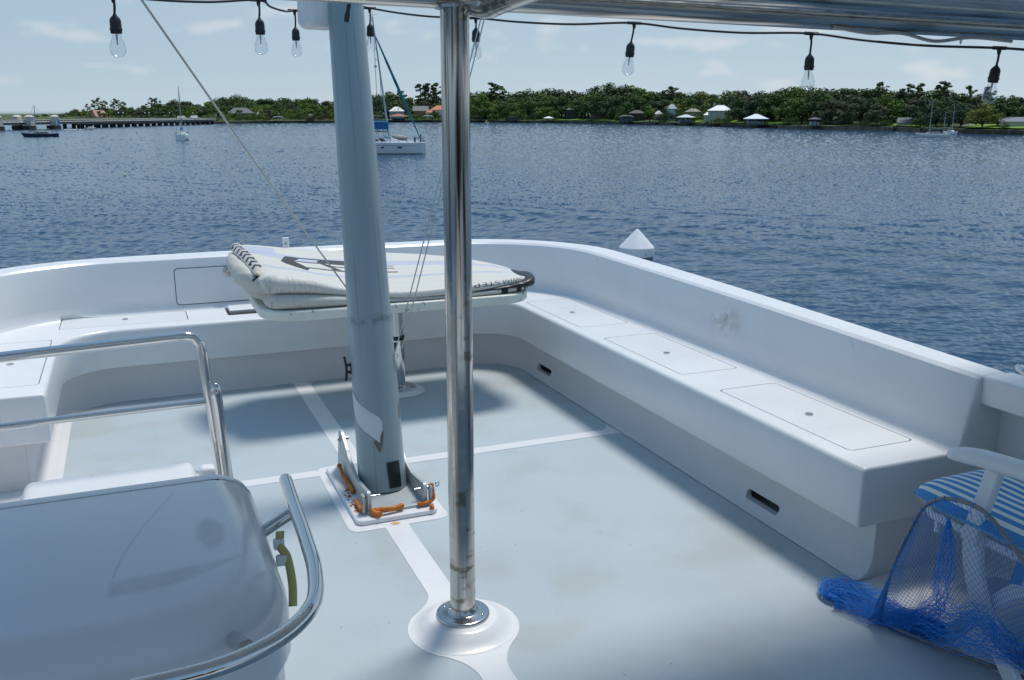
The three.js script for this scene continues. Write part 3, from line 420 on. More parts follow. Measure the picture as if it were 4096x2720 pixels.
// ---------------------------------------------------------------- road bridge at the left
{
  const A = onY(-330, 530, WATER), B = onY(835, 496.5, WATER), d = B.clone().sub(A), L = d.length(), o = thing('road_bridge', 'long low concrete road bridge on short piers crossing the river', 'bridge', [A.x, WATER, A.z]); o.rotation.y = -Math.atan2(d.z, d.x);
  const con = mat(lin(198, 192, 182), 0.9), con2 = mat(lin(150, 142, 134), 0.9), darkc = mat(lin(70, 62, 60), 0.95), H = 2.75;
  part('girder', box(L, 0.85, 7, L / 2, H - 0.6, 0), con2, o); part('roadway', box(L, 0.22, 9, L / 2, H - 0.06, 0), con, o);
  for (const z of [-4.3, 4.3]) part('parapet', box(L, 0.26, 0.25, L / 2, H + 0.72, z), con, o);
  for (let i = 0; i < 96; i++) part('parapet_post', box(0.3, 0.75, 0.3, L * (i + 0.5) / 96, H + 0.3, 4.3), con, o);
  for (let i = 0; i < 22; i++) { const x = L * (0.385 + 0.61 * (i / 21)); for (const q of [-1, 1]) part('pier_column', box(1.1, 2.4, 1.2, x + q * 1.9, 0.5, q * 2), darkc, o); part('pier_cap', box(5.2, 0.6, 2.2, x, 1.42, 2.4), darkc, o); }
  const ud = (u) => { const p = onZ(u, 500, -100), k = V(p.x, 0, p.z), den = k.x * d.z - k.z * d.x; return (A.z * k.x - A.x * k.z) / -den * 1; };
  const along = (u) => { const k = rayOf(u, 500); return (A.x * k.z - A.z * k.x) / (k.x * d.z - k.z * d.x) ; };
  for (const [u, z] of [[24, -5.5], [63, 5.5], [126, -5.5], [166, 5.5], [-70, 5.5], [-110, -5.5]]) {
    const x = along(u) * L, t = new THREE.Group(); part('bridge_tower', box(2.5, 3.2, 2.5, x, H + 0.25, z), con, o); part('tower_roof', lathe([[0.01, 0.75], [0.9, 0.62], [1.55, 0.25], [1.6, 0]].map(([r, y]) => [r, y]), 20).translate(x, H + 1.85, z), mat(lin(214, 206, 190), 0.7), o);
    part('pier_base', box(4.6, 2.6, 3.4, x, 0.1, z * 0.9), darkc, o);
  }
  part('tower_banner', box(1.5, 1.9, 0.06, along(168) * L, H - 0.1, 6.8), mat(lin(62, 128, 205), 0.6), o);
  for (const u of [290, 314, 512, 530, 615, 632, 712, 803]) { const x = along(u) * L, l = part('lamp_post', boxBetween(x - 0.06, x + 0.06, H, H + 3.4, -4.2, -4.05), darkc, o); part('lamp_globe', at(new THREE.SphereGeometry(0.28, 10, 8), x, H + 3.5, -4.1), mat([0.8, 0.8, 0.78], 0.4), l); }
  const gx = along(328) * L; part('signal_mast', [boxBetween(gx - 0.12, gx + 0.12, H, H + 5.5, 3, 3.2), boxBetween(gx - 0.1, gx + 3.2, H + 5.2, H + 5.45, 3, 3.2)], mat(lin(140, 136, 132), 0.7), o);
  const veh = (u, w, h, c, label, cat, name) => { const x = along(u), p = A.clone().addScaledVector(d, x), t = thing(name, label, cat, [p.x, WATER + H + 0.06, p.z]); t.rotation.y = o.rotation.y; part('body', box(w, h, 2, 0, h / 2 + 0.35, 1.5, 0.15), mat(c, 0.4), t); part('cab', box(w * 0.3, h * 0.7, 1.9, w * 0.52, h * 0.35 + 0.35, 1.5, 0.12), mat(c, 0.4), t); part('windscreen', box(0.08, h * 0.3, 1.6, w * 0.68, h * 0.52 + 0.35, 1.5), glassDark, t); for (const q of [-0.34, 0.34]) part('wheel', at(new THREE.CylinderGeometry(0.42, 0.42, 0.3, 14), w * q, 0.42, 2.4, Math.PI / 2), M.rubber, t); };
  veh(716, 5.5, 1.5, lin(232, 228, 220), 'pale truck on the bridge near the lower white sloop', 'truck', 'bridge_truck'); veh(768, 4.6, 1.6, lin(246, 246, 242), 'bright white van at the wooded end of the bridge', 'van', 'bridge_van');
}
{ // steel truss bridge far upstream, pale with distance
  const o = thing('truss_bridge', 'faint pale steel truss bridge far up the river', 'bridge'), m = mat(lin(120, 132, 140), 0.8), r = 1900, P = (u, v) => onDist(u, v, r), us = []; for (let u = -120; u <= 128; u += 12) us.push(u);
  const top = (u) => 465 + 0.0007 * (u - 10) * (u - 10) * 0.6 + (u > 60 ? (u - 60) * 0.07 : 0);
  us.forEach((u, i) => { if (!i) return; const a = us[i - 1]; part('chord', rod(P(a, top(a)), P(u, top(u)), 0.7, 5), m, o); part('deck_beam', rod(P(a, 479), P(u, 479), 0.8, 5), m, o); part('brace', rod(P(a, i % 2 ? 479 : top(a)), P(u, i % 2 ? top(u) : 479), 0.4, 4), m, o); if (i % 3 === 0) part('pier', rod(P(u, 486), P(u, 479), 1.2, 5), m, o); });
}

// ---------------------------------------------------------------- boats on the river
function yacht(name, label, { u, v, L, B = L * 0.3, F = 1.0, turn, masts, hull, deck, boom, stripe, bootTop }) {
  const p = onY(u, v, WATER), r = Math.hypot(p.x, p.z), o = thing(name, label, 'sailboat', [p.x, WATER, p.z]); o.rotation.y = Math.atan2(-p.x, -p.z) + turn;
  const spar = mat(lin(176, 178, 178), 0.4), wire = mat(lin(110, 112, 114), 0.5), dm = mat(deck, 0.5);
  part('hull', hullGeo(L, B, F, 0.5), mat(hull, 0.35), o);
  const cab = part('cabin', loft([[-0.22, 0.75], [-0.2, 0.9], [0.12, 0.9], [0.24, 0.55]].map(([x, w], i) => { const b = B * 0.3 * w, y0 = F * 0.95, y1 = F + (i === 0 || i === 3 ? 0.25 : 0.55); return [V(x * L, y0, -b), V(x * L, y1, -b * 0.85), V(x * L, y1 + 0.06, 0), V(x * L, y1, b * 0.85), V(x * L, y0, b)]; }), { crease: 0.5 }), dm, o);
  for (let i = 0; i < 3; i++) for (const q of [-1, 1]) part('cabin_window', box(L * 0.055, 0.18, 0.04, L * (-0.13 + 0.1 * i), F + 0.3, q * B * 0.262), glassDark, cab);
  masts.forEach(([mu, mv, x], i) => {
    const top = onDist(mu, mv, r).y - WATER, bx = x * L; const ms = part('mast', rod(V(bx, F * 0.9, 0), V(bx - top * 0.012, top, 0), 0.10, 8, 0.06), spar, o);
    part('spreader', box(0.06, 0.06, 1.8, bx - 0.05, top * 0.55, 0), spar, ms);
    part('stay', [rod(V(bx, top, 0), V(Math.min(L * 0.5, bx + L * 0.45), F * 1.1, 0), 0.022, 4), rod(V(bx, top, 0), V(-L * 0.48, F, 0), 0.018, 4), rod(V(bx, top * 0.96, 0), V(bx, F, B * 0.45), 0.016, 4), rod(V(bx, top * 0.96, 0), V(bx, F, -B * 0.45), 0.016, 4)], wire, ms);
    const bl = L * (i ? 0.22 : 0.36), bo = part('boom', rod(V(bx, F + 1.15, 0), V(bx - bl, F + 1.2, 0), 0.07, 8), spar, o);
    if (boom) part('sail_cover', loft([0, 0.15, 0.5, 0.85, 1].map((t) => { const k = 0.22 * (1 - 0.6 * t) + 0.03, ring = []; for (let a = 0; a < 10; a++) ring.push(V(bx - bl * t, F + 1.25 + (1 - t) * 0.25 + k * 1.5 * Math.sin(a / 10 * 6.283), k * Math.cos(a / 10 * 6.283))); return ring; })), mat(boom, 0.8), bo);
  });
  const rail = []; for (let i = 0; i < 8; i++) for (const q of [-1, 1]) { const s = (i / 7 - 0.5) * 0.92, b = B * 0.46 * Math.sqrt(Math.max(0.03, 1 - Math.pow(Math.max(0, s + 0.05) / 0.55, 2.3))); rail.push(rod(V(s * L, F, q * b), V(s * L, F + 0.65, q * b), 0.02, 4)); }
  rail.forEach((g) => part('stanchion', g, wire, o));
  part('rudder', box(0.3, 0.9, 0.06, -L * 0.49, 0, 0), mat(hull, 0.4), o);
  if (bootTop) part('boot_top', hullGeo(L * 0.992, B * 0.99, 0.16, 0.4, { sheer: 0 }), mat(bootTop, 0.6), o);
  return o;
}
yacht('dark_sloop', 'dark navy hulled sloop with bare mast moored near the bridge towers', { u: 166, v: 547, L: 8.2, turn: Math.PI * 0.96, F: 0.75, masts: [[142, 420, 0.12]], hull: lin(46, 56, 78), deck: lin(170, 160, 146) });
yacht('white_sloop', 'white sloop seen from astern with blue sail cover', { u: 730, v: 560, L: 9, B: 2.8, turn: Math.PI / 2 - 0.08, masts: [[709, 344, 0.05]], hull: lin(238, 238, 234), deck: lin(220, 216, 206), boom: lin(36, 88, 150), bootTop: lin(58, 52, 50), F: 1.1 });
yacht('two_mast_ketch', 'pale two masted ketch anchored off the planked sea wall', { u: 3731, v: 549, L: 7.4, turn: Math.PI + 0.25, F: 0.75, masts: [[3735, 397, 0.13], [3757, 446, -0.33]], hull: lin(226, 228, 226), deck: lin(180, 178, 172), boom: lin(120, 116, 108) });
yacht('small_sloop', 'small white sloop anchored beside the pale ketch', { u: 3802, v: 539, L: 5.5, B: 2, turn: -1.0, F: 0.7, masts: [[3817, 417, 0.1]], hull: lin(238, 240, 242), deck: lin(200, 200, 198) });
{ // catamaran, bow to the right
  const p = onY(1620, 613, WATER), r = Math.hypot(p.x, p.z), X = (u) => { const a = onDist(1620, 600, r), b = onDist(u, 600, r); return Math.sign(u - 1620) * Math.hypot(a.x - b.x, a.z - b.z); }, Yv = (v) => onDist(1620, v, r).y - WATER;
  const o = thing('catamaran', 'white cruising catamaran with blue bimini and furled teal headsail', 'catamaran', [p.x, WATER, p.z]); o.rotation.y = Math.atan2(-p.x, -p.z);
  const wm = mat([0.78, 0.78, 0.77], 0.3, { map: smudge }), bow = X(1702), st = bow - 12.2, F = Yv(567), teal = mat(lin(28, 116, 130), 0.7), blue = mat(lin(20, 96, 138), 0.75), spar = mat(lin(190, 194, 198), 0.4), wire = mat(lin(96, 100, 104), 0.5);
  for (const q of [-2.9, 2.9]) {
    const rings = []; for (const [x, b, f] of [[st, 0.72, 0.55], [st + 1.6, 0.8, F * 0.92], [st + 5, 0.85, F], [bow - 3, 0.7, F * 0.99], [bow - 0.7, 0.32, F * 0.98], [bow, 0.05, F * 0.97]]) rings.push([V(x, f, -b), V(x, 0.35, -b * 0.98), V(x, -0.3, -b * 0.6), V(x, -0.5, 0), V(x, -0.3, b * 0.6), V(x, 0.35, b * 0.98), V(x, f, b), V(x, f + 0.06, 0)].map((k) => k.add(V(0, 0, q))));
    const h = part('hull', loft(rings, { crease: 0.5 }), wm, o);
    part('rub_rail', box(bow - st - 3, 0.06, 0.05, (bow + st) / 2 + 0.6, F * 0.78, q + Math.sign(q) * 0.86), mat(lin(150, 152, 156), 0.5), h);
    for (const u of [1600, 1533]) part('hull_window', box(u > 1550 ? 0.62 : 0.45, 0.22, 0.05, X(u), Yv(586), q + Math.sign(q) * 0.86, 0.02), glassDark, h);
    part('boot_top', box(bow - st - 1.2, 0.14, 1.5, (bow + st) / 2, 0.04, q), mat(lin(60, 56, 54), 0.7), h);
  }
  part('bridge_deck', box(7.6, 0.5, 5.2, st + 5, F - 0.25, 0), wm, o);
  const x0 = X(1440), x1 = X(1515), x2 = X(1548), x3 = X(1572), x4 = X(1625), yT = Yv(546), house_ = part('coachroof', loft([[x0, 0.75 * (yT - F) + F], [x1, yT], [X(1535), yT - 0.05], [x3, F + 0.55], [x4, F + 0.04]].map(([x, y]) => [V(x, F - 0.1, -2.35), V(x, y - 0.08, -2.0), V(x, y, -1.2), V(x, y + 0.05, 0), V(x, y, 1.2), V(x, y - 0.08, 2.0), V(x, F - 0.1, 2.35)]), { crease: 0.45 }), wm, o);
  const pane = (pts, m, n) => { const s = new THREE.Shape(pts.map(([u, v]) => new THREE.Vector2(X(u), Yv(v)))); const g = new THREE.ExtrudeGeometry(s, { depth: 0.05, bevelEnabled: false }); g.rotateX(-0.12); return part(n, g, m, house_); };
  for (const [pts, m] of [[[[1496, 555], [1506, 555], [1519, 566], [1498, 566]], glassDark], [[[1515, 555], [1530, 555], [1549, 566], [1527, 566]], glassDark]]) { const w = pane(pts, m, 'side_window'); w.position.z = 2.42; w.position.y = 0.14; }
  part('front_screen', loft([[V(X(1540), yT - 0.10, -1.9), V(X(1540), yT - 0.02, 0), V(X(1540), yT - 0.10, 1.98)], [V(X(1568), F + 0.7, -1.95), V(X(1568), F + 0.78, 0), V(X(1568), F + 0.7, 2.05)]], { caps: false, closedRing: false }), mat(lin(60, 168, 186), 0.5), house_);
  part('step_light', box(0.3, 0.12, 0.06, X(1531), Yv(574), 2.36), glassDark, house_);
  const mb = V(X(1560), F + 0.2, 0), mt = V(X(1507), Yv(68), 0), mast = part('mast', rod(mb, mt, 0.15, 12, 0.11), spar, o);
  part('mast_head', [rod(mt, mt.clone().add(V(0, 0.7, 0)), 0.03, 5), rod(mt.clone().add(V(-0.5, 0.1, 0)), mt.clone().add(V(0.7, 0.35, 0)), 0.02, 5)], wire, mast);
  for (const t of [0.36, 0.66]) { const c = mb.clone().lerp(mt, t); part('spreader', box(0.1, 0.06, 3, c.x - 0.3, c.y, c.z), spar, mast); }
  const rd = mb.clone().lerp(mt, 0.6).add(V(-0.55, 0, 0)); part('radar_dome', at(new THREE.CylinderGeometry(0.22, 0.22, 0.24, 14), rd.x, rd.y + 0.1, 0), spar, mast);
  const fh = mb.clone().lerp(mt, 0.86), fb = V(X(1690), Yv(572), 0);
  const furled = []; for (let i = 0; i <= 30; i++) { const t = i / 30, c = fh.clone().lerp(fb, t), k = 0.04 + 0.17 * Math.pow(Math.sin(Math.PI * clamp(t * 0.86 + 0.1)), 1.4); furled.push([0, 1, 2, 3, 4, 5, 6, 7].map((a) => V(c.x + k * Math.cos(a / 8 * 6.283 + t * 9) * (1 + 0.15 * (a % 2)), c.y, c.z + k * Math.sin(a / 8 * 6.283 + t * 9)))); }
  part('furled_headsail', loft(furled), teal, o);
  const stays = []; for (const q of [-2.6, 2.6]) { stays.push(rod(mb.clone().lerp(mt, 0.93), V(mb.x - 1.6, F, q), 0.02, 4), rod(mb.clone().lerp(mt, 0.6), V(mb.x - 0.8, F, q), 0.02, 4), rod(mt, V(st + 1, F, q * 0.9), 0.018, 4)); } stays.push(rod(mb.clone().lerp(mt, 0.35), V(X(1600), F, 2.4), 0.014, 4)); part('stays', stays, wire, mast);
  const bim = loft([[-3.4, 0], [-1.9, 0.28], [0, 0.22], [0.05, 0]].map(([dx, dy]) => [V(X(1556) + dx, Yv(517), -1.5), V(X(1556) + dx, Yv(494) + dy, -1.2), V(X(1556) + dx, Yv(490) + dy, 0), V(X(1556) + dx, Yv(494) + dy, 1.2), V(X(1556) + dx, Yv(517), 1.5)]), { crease: 0.6 });
  part('bimini', bim, blue, o); for (const dx of [-3.1, -1.6, -0.2]) for (const z of [-1.4, 1.4]) part('bimini_pole', rod(V(X(1556) + dx, Yv(517), z), V(X(1556) + dx - 0.3, Yv(548), z), 0.03, 5), spar, o);
  part('boom', rod(V(mb.x - 0.1, Yv(526), 0), V(mb.x - 4.6, Yv(522), 0), 0.1, 8), spar, o);
  part('dinghy', loft([0, 0.12, 0.3, 0.7, 0.92, 1].map((t) => { const k = 0.42 * Math.sqrt(Math.max(0.02, 1 - Math.pow(2 * t - 1, 4))), x = lerp(X(1570), X(1632), t), ring = []; for (let a = 0; a < 12; a++) ring.push(V(x, F + 0.75 - 0.2 * t + k * 0.9 * Math.sin(a / 12 * 6.283), k * 2 * Math.cos(a / 12 * 6.283))); return ring; })), mat(lin(150, 148, 144), 0.7), o);
  const rails = []; for (let i = 0; i < 7; i++) for (const q of [-3.5, 3.5]) { const x = lerp(X(1500), X(1692), i / 6); rails.push(rod(V(x, F, q * 0.97), V(x, F + 0.75, q * 0.97), 0.025, 5)); if (i < 6) rails.push(rod(V(x, F + 0.7, q * 0.97), V(lerp(X(1500), X(1692), (i + 1) / 6), F + 0.7, q * 0.97), 0.012, 4)); }
  rails.forEach((g) => part('guard_rail', g, wire, o));
  part('bow_seat', [box(1.2, 0.1, 1.2, X(1670), Yv(551), 2.2), rod(V(X(1660), F, 2.2), V(X(1660), Yv(547), 2.2), 0.14, 8), rod(V(X(1684), F, 0.5), V(X(1684), Yv(538), 0.5), 0.1, 6)], mat(lin(84, 92, 130), 0.7), o);
  part('anchor_roller', box(0.9, 0.16, 0.3, X(1690), F + 0.1, 0), spar, o); part('trampoline', box(3.4, 0.04, 4.2, bow - 2.6, F - 0.06, 0), mat([0.2, 0.2, 0.2], 0.9), o); part('cross_beam', rod(V(bow - 0.9, F - 0.05, -2.9), V(bow - 0.9, F - 0.05, 2.9), 0.12, 8), spar, o);
}
{ // small motor boat under way, its wake, a float and two mooring buoys
  const p = onY(362, 519, WATER), o = thing('motor_boat', 'small white motor boat speeding past the bridge piers', 'motorboat', [p.x, WATER, p.z]); o.rotation.y = Math.atan2(-p.x, -p.z) + 0.2;
  part('hull', hullGeo(3.2, 1.5, 0.6, 0.3), mat([0.7, 0.66, 0.58], 0.4), o); part('cuddy', box(1.2, 0.5, 1.1, 0.3, 0.85, 0, 0.12), mat([0.75, 0.74, 0.7], 0.4), o); part('driver_seat', box(0.4, 0.55, 0.5, -0.6, 0.9, 0, 0.1), mat([0.5, 0.42, 0.34], 0.7), o); part('outboard', box(0.35, 0.8, 0.4, -1.6, 0.6, 0, 0.08), M.black, o);
  const R = rng(5), foam = []; for (let i = 0; i < 260; i++) { const t = R(), u = 355 - 95 * t, q = onY(u + (R() - 0.5) * 6, 519.5 + (R() - 0.5) * 3.2 * (0.3 + t), WATER); foam.push(box(0.5 + R() * 1.3, 0.05, 0.3 + R() * 0.4, q.x, WATER + 0.09, q.z)); } for (let i = 0; i < 40; i++) { const q = onY(374 + R() * 6, 519 + R() * 2, WATER); foam.push(box(0.5, 0.05, 0.4, q.x, WATER + 0.1, q.z)); }
  const w = part('boat_wake', foam, mat([0.75, 0.77, 0.78], 0.9), scene); w.userData = { kind: 'stuff', label: 'white foam wake behind the small motor boat', category: 'wake' };
  const fl = onY(1948, 491, WATER), f = thing('swim_float', 'small cream floating platform by the dark covered landing', 'float', [fl.x, WATER, fl.z]); part('deck', box(2.6, 0.5, 2, 0, 0.2, 0, 0.1), mat(lin(220, 210, 160), 0.7), f); part('box', box(0.8, 1.3, 0.5, -0.5, 1, 0, 0.1), mat(lin(200, 180, 110), 0.7), f);
  const by = (u, v, r, c, label) => { const q = onY(u, v, WATER), b = thing('mooring_buoy', label, 'buoy', [q.x, WATER, q.z]); part('float_ball', at(new THREE.SphereGeometry(r, 16, 12), 0, r * 0.4, 0), mat(c, 0.5), b); part('eye', at(new THREE.TorusGeometry(r * 0.25, r * 0.06, 6, 12), 0, r * 1.5, 0), M.steel, b); };
  by(500, 703, 0.13, lin(214, 190, 170), 'pale mooring buoy alone on open water'); by(3841, 541, 0.28, lin(120, 60, 56), 'dark red mooring buoy beside the small sloop');
}

// name each tree by the building it stands nearest to, seen along the bank
{
  const near = scene.children.filter((o) => ['house', 'boathouse', 'bridge', 'dock'].includes(o.userData.category) && !/^(truss_bridge|timber_dock|road_bridge)/.test(o.name)).map((o) => ({ n: o.name.replace(/_/g, ' '), a: Math.atan2(o.position.x, -o.position.z), r: Math.hypot(o.position.x, o.position.z) }));
  for (const t of scene.children) if (['tree', 'bush', 'pine tree', 'palm tree'].includes(t.userData.category)) {
    const a = Math.atan2(t.position.x, -t.position.z), r = Math.hypot(t.position.x, t.position.z), b = near.reduce((m, q) => Math.abs(q.a - a) < Math.abs(m.a - a) ? q : m, near[0]), off = Math.abs(b.a - a) * r;
    if (off > 16) continue;
    const what = t.userData.label.match(/^(.*?(?:oak|narrow tree|round bush|pine|palm))/)[1], where = r > b.r + 22 ? 'well behind' : r > b.r + 4 ? 'just behind' : r < b.r - 4 ? 'in front of' : 'beside';
    t.userData.label = `${what} ${where} the ${b.n}`;
  }
}
// ---------------------------------------------------------------- the deck we stand on
const uvXZ = (g) => { const p = g.attributes.position, n = p.count, u = new Float32Array(n * 2); for (let i = 0; i < n; i++) { u[i * 2] = p.getX(i) + 0.37 * p.getY(i); u[i * 2 + 1] = p.getZ(i) + p.getY(i); } g.setAttribute('uv', new THREE.BufferAttribute(u, 2)); return g; };
{
  const deck = new THREE.Group(); deck.name = 'boat_deck'; deck.userData = { kind: 'structure' }; scene.add(deck);
  part('deck_floor', uvXZ(boxBetween(-1.15, 2.84, -0.12, 0, -5.75, 3.6)), M.gel, deck);
  // grey non-skid panels between white gelcoat bands
  for (const [x0, x1, z0, z1, r] of [[-0.39, 0.825, -5.53, -4.035, 0.05], [0.915, 2.235, -5.53, -4.035, 0.12], [-0.39, 0.825, -3.965, 3.4, 0.03], [0.915, 2.235, -3.965, 3.4, 0.05], [2.43, 2.76, -2.12, -0.5, 0.08]]) part('nonskid_panel', slab(roundedShape(x0, x1, z0, z1, r), 0, 0.003), M.panel, deck);
  for (const [x0, x1, z0, z1] of [[0.823, 0.917, -5.53, -4.06], [0.823, 0.917, -3.325, -2.80], [0.823, 0.917, -2.24, 3.4], [-0.39, 0.685, -4.037, -3.963], [1.095, 2.235, -4.037, -3.963]]) part('white_band', uvXZ(boxBetween(x0, x1, 0, 0.005, z0, z1)), M.gel, deck);
  // white surrounds on top: mast foot, post foot, table foot
  const ms = roundedShape(0.685, 1.095, -4.06, -3.325, 0.045); part('mast_surround', uvXZ(slab(ms, 0.001, 0.005)), M.gel, deck);
  part('mast_pad', uvXZ(slab(roundedShape(0.722, 1.062, -4.02, -3.372, 0.03), 0.004, 0.026, 0.007)), M.gel, deck);
  const flare = new THREE.Shape(); flare.moveTo(0.823, -2.80); flare.lineTo(0.823, -2.76); flare.quadraticCurveTo(0.815, -2.70, 0.7385, -2.641); flare.absarc(0.868, -2.52, 0.178, Math.PI * 1.24, Math.PI * 0.72, true); flare.quadraticCurveTo(0.823, -2.32, 0.823, -2.24); flare.lineTo(0.917, -2.24); flare.quadraticCurveTo(0.917, -2.32, 0.998, -2.398); flare.absarc(0.868, -2.52, 0.178, Math.PI * 0.24, -Math.PI * 0.24, true); flare.quadraticCurveTo(0.917, -2.70, 0.917, -2.80);
  part('post_surround', uvXZ(slab(flare, 0.001, 0.005)), M.gel, deck);
  part('post_mound', lathe([[0.001, 0.046], [0.10, 0.046], [0.115, 0.040], [0.135, 0.022], [0.155, 0.0068], [0.17, 0.0056]], 40).translate(0.868, 0, -2.525), M.gel, deck);
  part('table_mound', lathe([[0.001, 0.022], [0.115, 0.022], [0.135, 0.014], [0.15, 0.005], [0.158, 0.0045]], 40).translate(1.378, 0, -5.13), M.gel, deck);
  const stains = tex(128, 128, (x, y) => { const d = Math.hypot(x - 0.5, y - 0.5) * 2, n = fbm(x * 7, y * 7, 4); return [0.86, 0.64, 0.30, clamp((1 - smooth(0.45, 0.95, d + (n - 0.5) * 0.8)) * (0.35 + 0.6 * n))]; });
  const ring = part('rust_spot', new THREE.PlaneGeometry(0.05, 0.04).rotateX(-Math.PI / 2).translate(0.87, 0.0095, -3.345), mat([1, 1, 1], 0.8, { map: stains, transparent: true }), deck);
  ring.position.y = -0.002;
}

// ---------------------------------------------------------------- moulded settee and bulwark round the after deck
const PATH = [];
{
  const X1 = 2.22, X0 = -0.41, ZT = -5.49, ZR = -2.28, ZL = -4.30, r1 = 0.25, r0 = 0.30;
  const push = (x, z, nx, nz, k) => PATH.push({ x, z, nx, nz, k });
  for (let i = 0; i <= 12; i++) push(X1, lerp(ZR, ZT + r1, i / 12), 1, 0, 0);
  for (let i = 1; i <= 14; i++) { const a = i / 14 * Math.PI / 2; push(X1 - r1 + r1 * Math.cos(a), ZT + r1 - r1 * Math.sin(a), Math.cos(a), -Math.sin(a), i / 14); }
  for (let i = 1; i <= 24; i++) push(lerp(X1 - r1, X0 + r0, i / 24), ZT, 0, -1, 1);
  for (let i = 1; i <= 14; i++) { const a = Math.PI / 2 + i / 14 * Math.PI / 2; push(X0 + r0 + r0 * Math.cos(a), ZT + r0 - r0 * Math.sin(a), Math.cos(a), -Math.sin(a), 1 - i / 14); }
  for (let i = 1; i <= 6; i++) push(X0, lerp(ZT + r0, ZL, i / 6), -1, 0, 0);
}
const topY = (q) => 0.706 + 0.036 * clamp((-q.z - 2.3) / 3) + 0.006 * q.k * q.k * Math.max(0, 1 - Math.pow((q.x - 0.905) / 1.4, 2));
const topO = (q) => 0.478 + 0.028 * Math.sin(Math.PI * clamp((-q.z - 2.2) / 3.2)) * (1 - smooth(0, 1, q.k)), capW = (q) => 0.148 + 0.04 * clamp((-q.z - 2.3) / 3);
const benchProfile = () => [[0.53, 0.208], [0.016, 0.208], [0.005, 0.212], [0, 0.224], [0, 0.408], [0.003, 0.419], [0.010, 0.427], [0.021, 0.43], [0.40, 0.43], [0.424, 0.437], [0.438, 0.456], [0.443, 0.50], [0.53, 0.50]];
const bulwarkProfile = (q) => { const o = topO(q), y = topY(q), w = capW(q); return [[0.4445, 0.45], [0.4435, 0.505], [lerp(0.443, o, 0.5), lerp(0.5, y - 0.03, 0.55)], [o - 0.003, y - 0.032], [o + 0.003, y - 0.012], [o + 0.018, y], [o + w - 0.018, y], [o + w - 0.005, y - 0.01], [o + w, y - 0.03], [o + w + 0.012, 0.30], [0.48, 0.30]]; };
const kickProfile = () => [[0.102, 0.0], [0.02, 0.0045], [0.045, 0.010], [0.070, 0.028], [0.084, 0.055], [0.088, 0.085], [0.09, 0.2075], [0.102, 0.2075]];
function sweep(profile, bevel = 0.012) {
  const insetRing = (q, e, slide) => {                              // ring at path point q, pulled in by e and slid along the path
    const pr = profile(q), n = pr.length;
    return pr.map((p, i) => { const a = pr[(i + n - 1) % n], b = pr[(i + 1) % n], tx = b[0] - a[0], ty = b[1] - a[1], l = Math.hypot(tx, ty), o = p[0] + e * ty / l * -1 * -1, y = p[1] - e * tx / l * 1 ; return V(q.x + q.nx * o + slide[0], y, q.z + q.nz * o + slide[1]); });
  };
  const first = PATH[0], last = PATH[PATH.length - 1], rings = [], B = bevel;
  for (let i = 0; i <= 3; i++) { const a = i / 3 * Math.PI / 2; rings.push(insetRing(first, B * (1 - Math.sin(a)), [0, B * Math.cos(a)])); }
  for (const q of PATH.slice(1, -1)) rings.push(insetRing(q, 0, [0, 0]));
  for (let i = 3; i >= 0; i--) { const a = i / 3 * Math.PI / 2; rings.push(insetRing(last, B * (1 - Math.sin(a)), [0, B * Math.cos(a)])); }
  return rings.reverse();
}
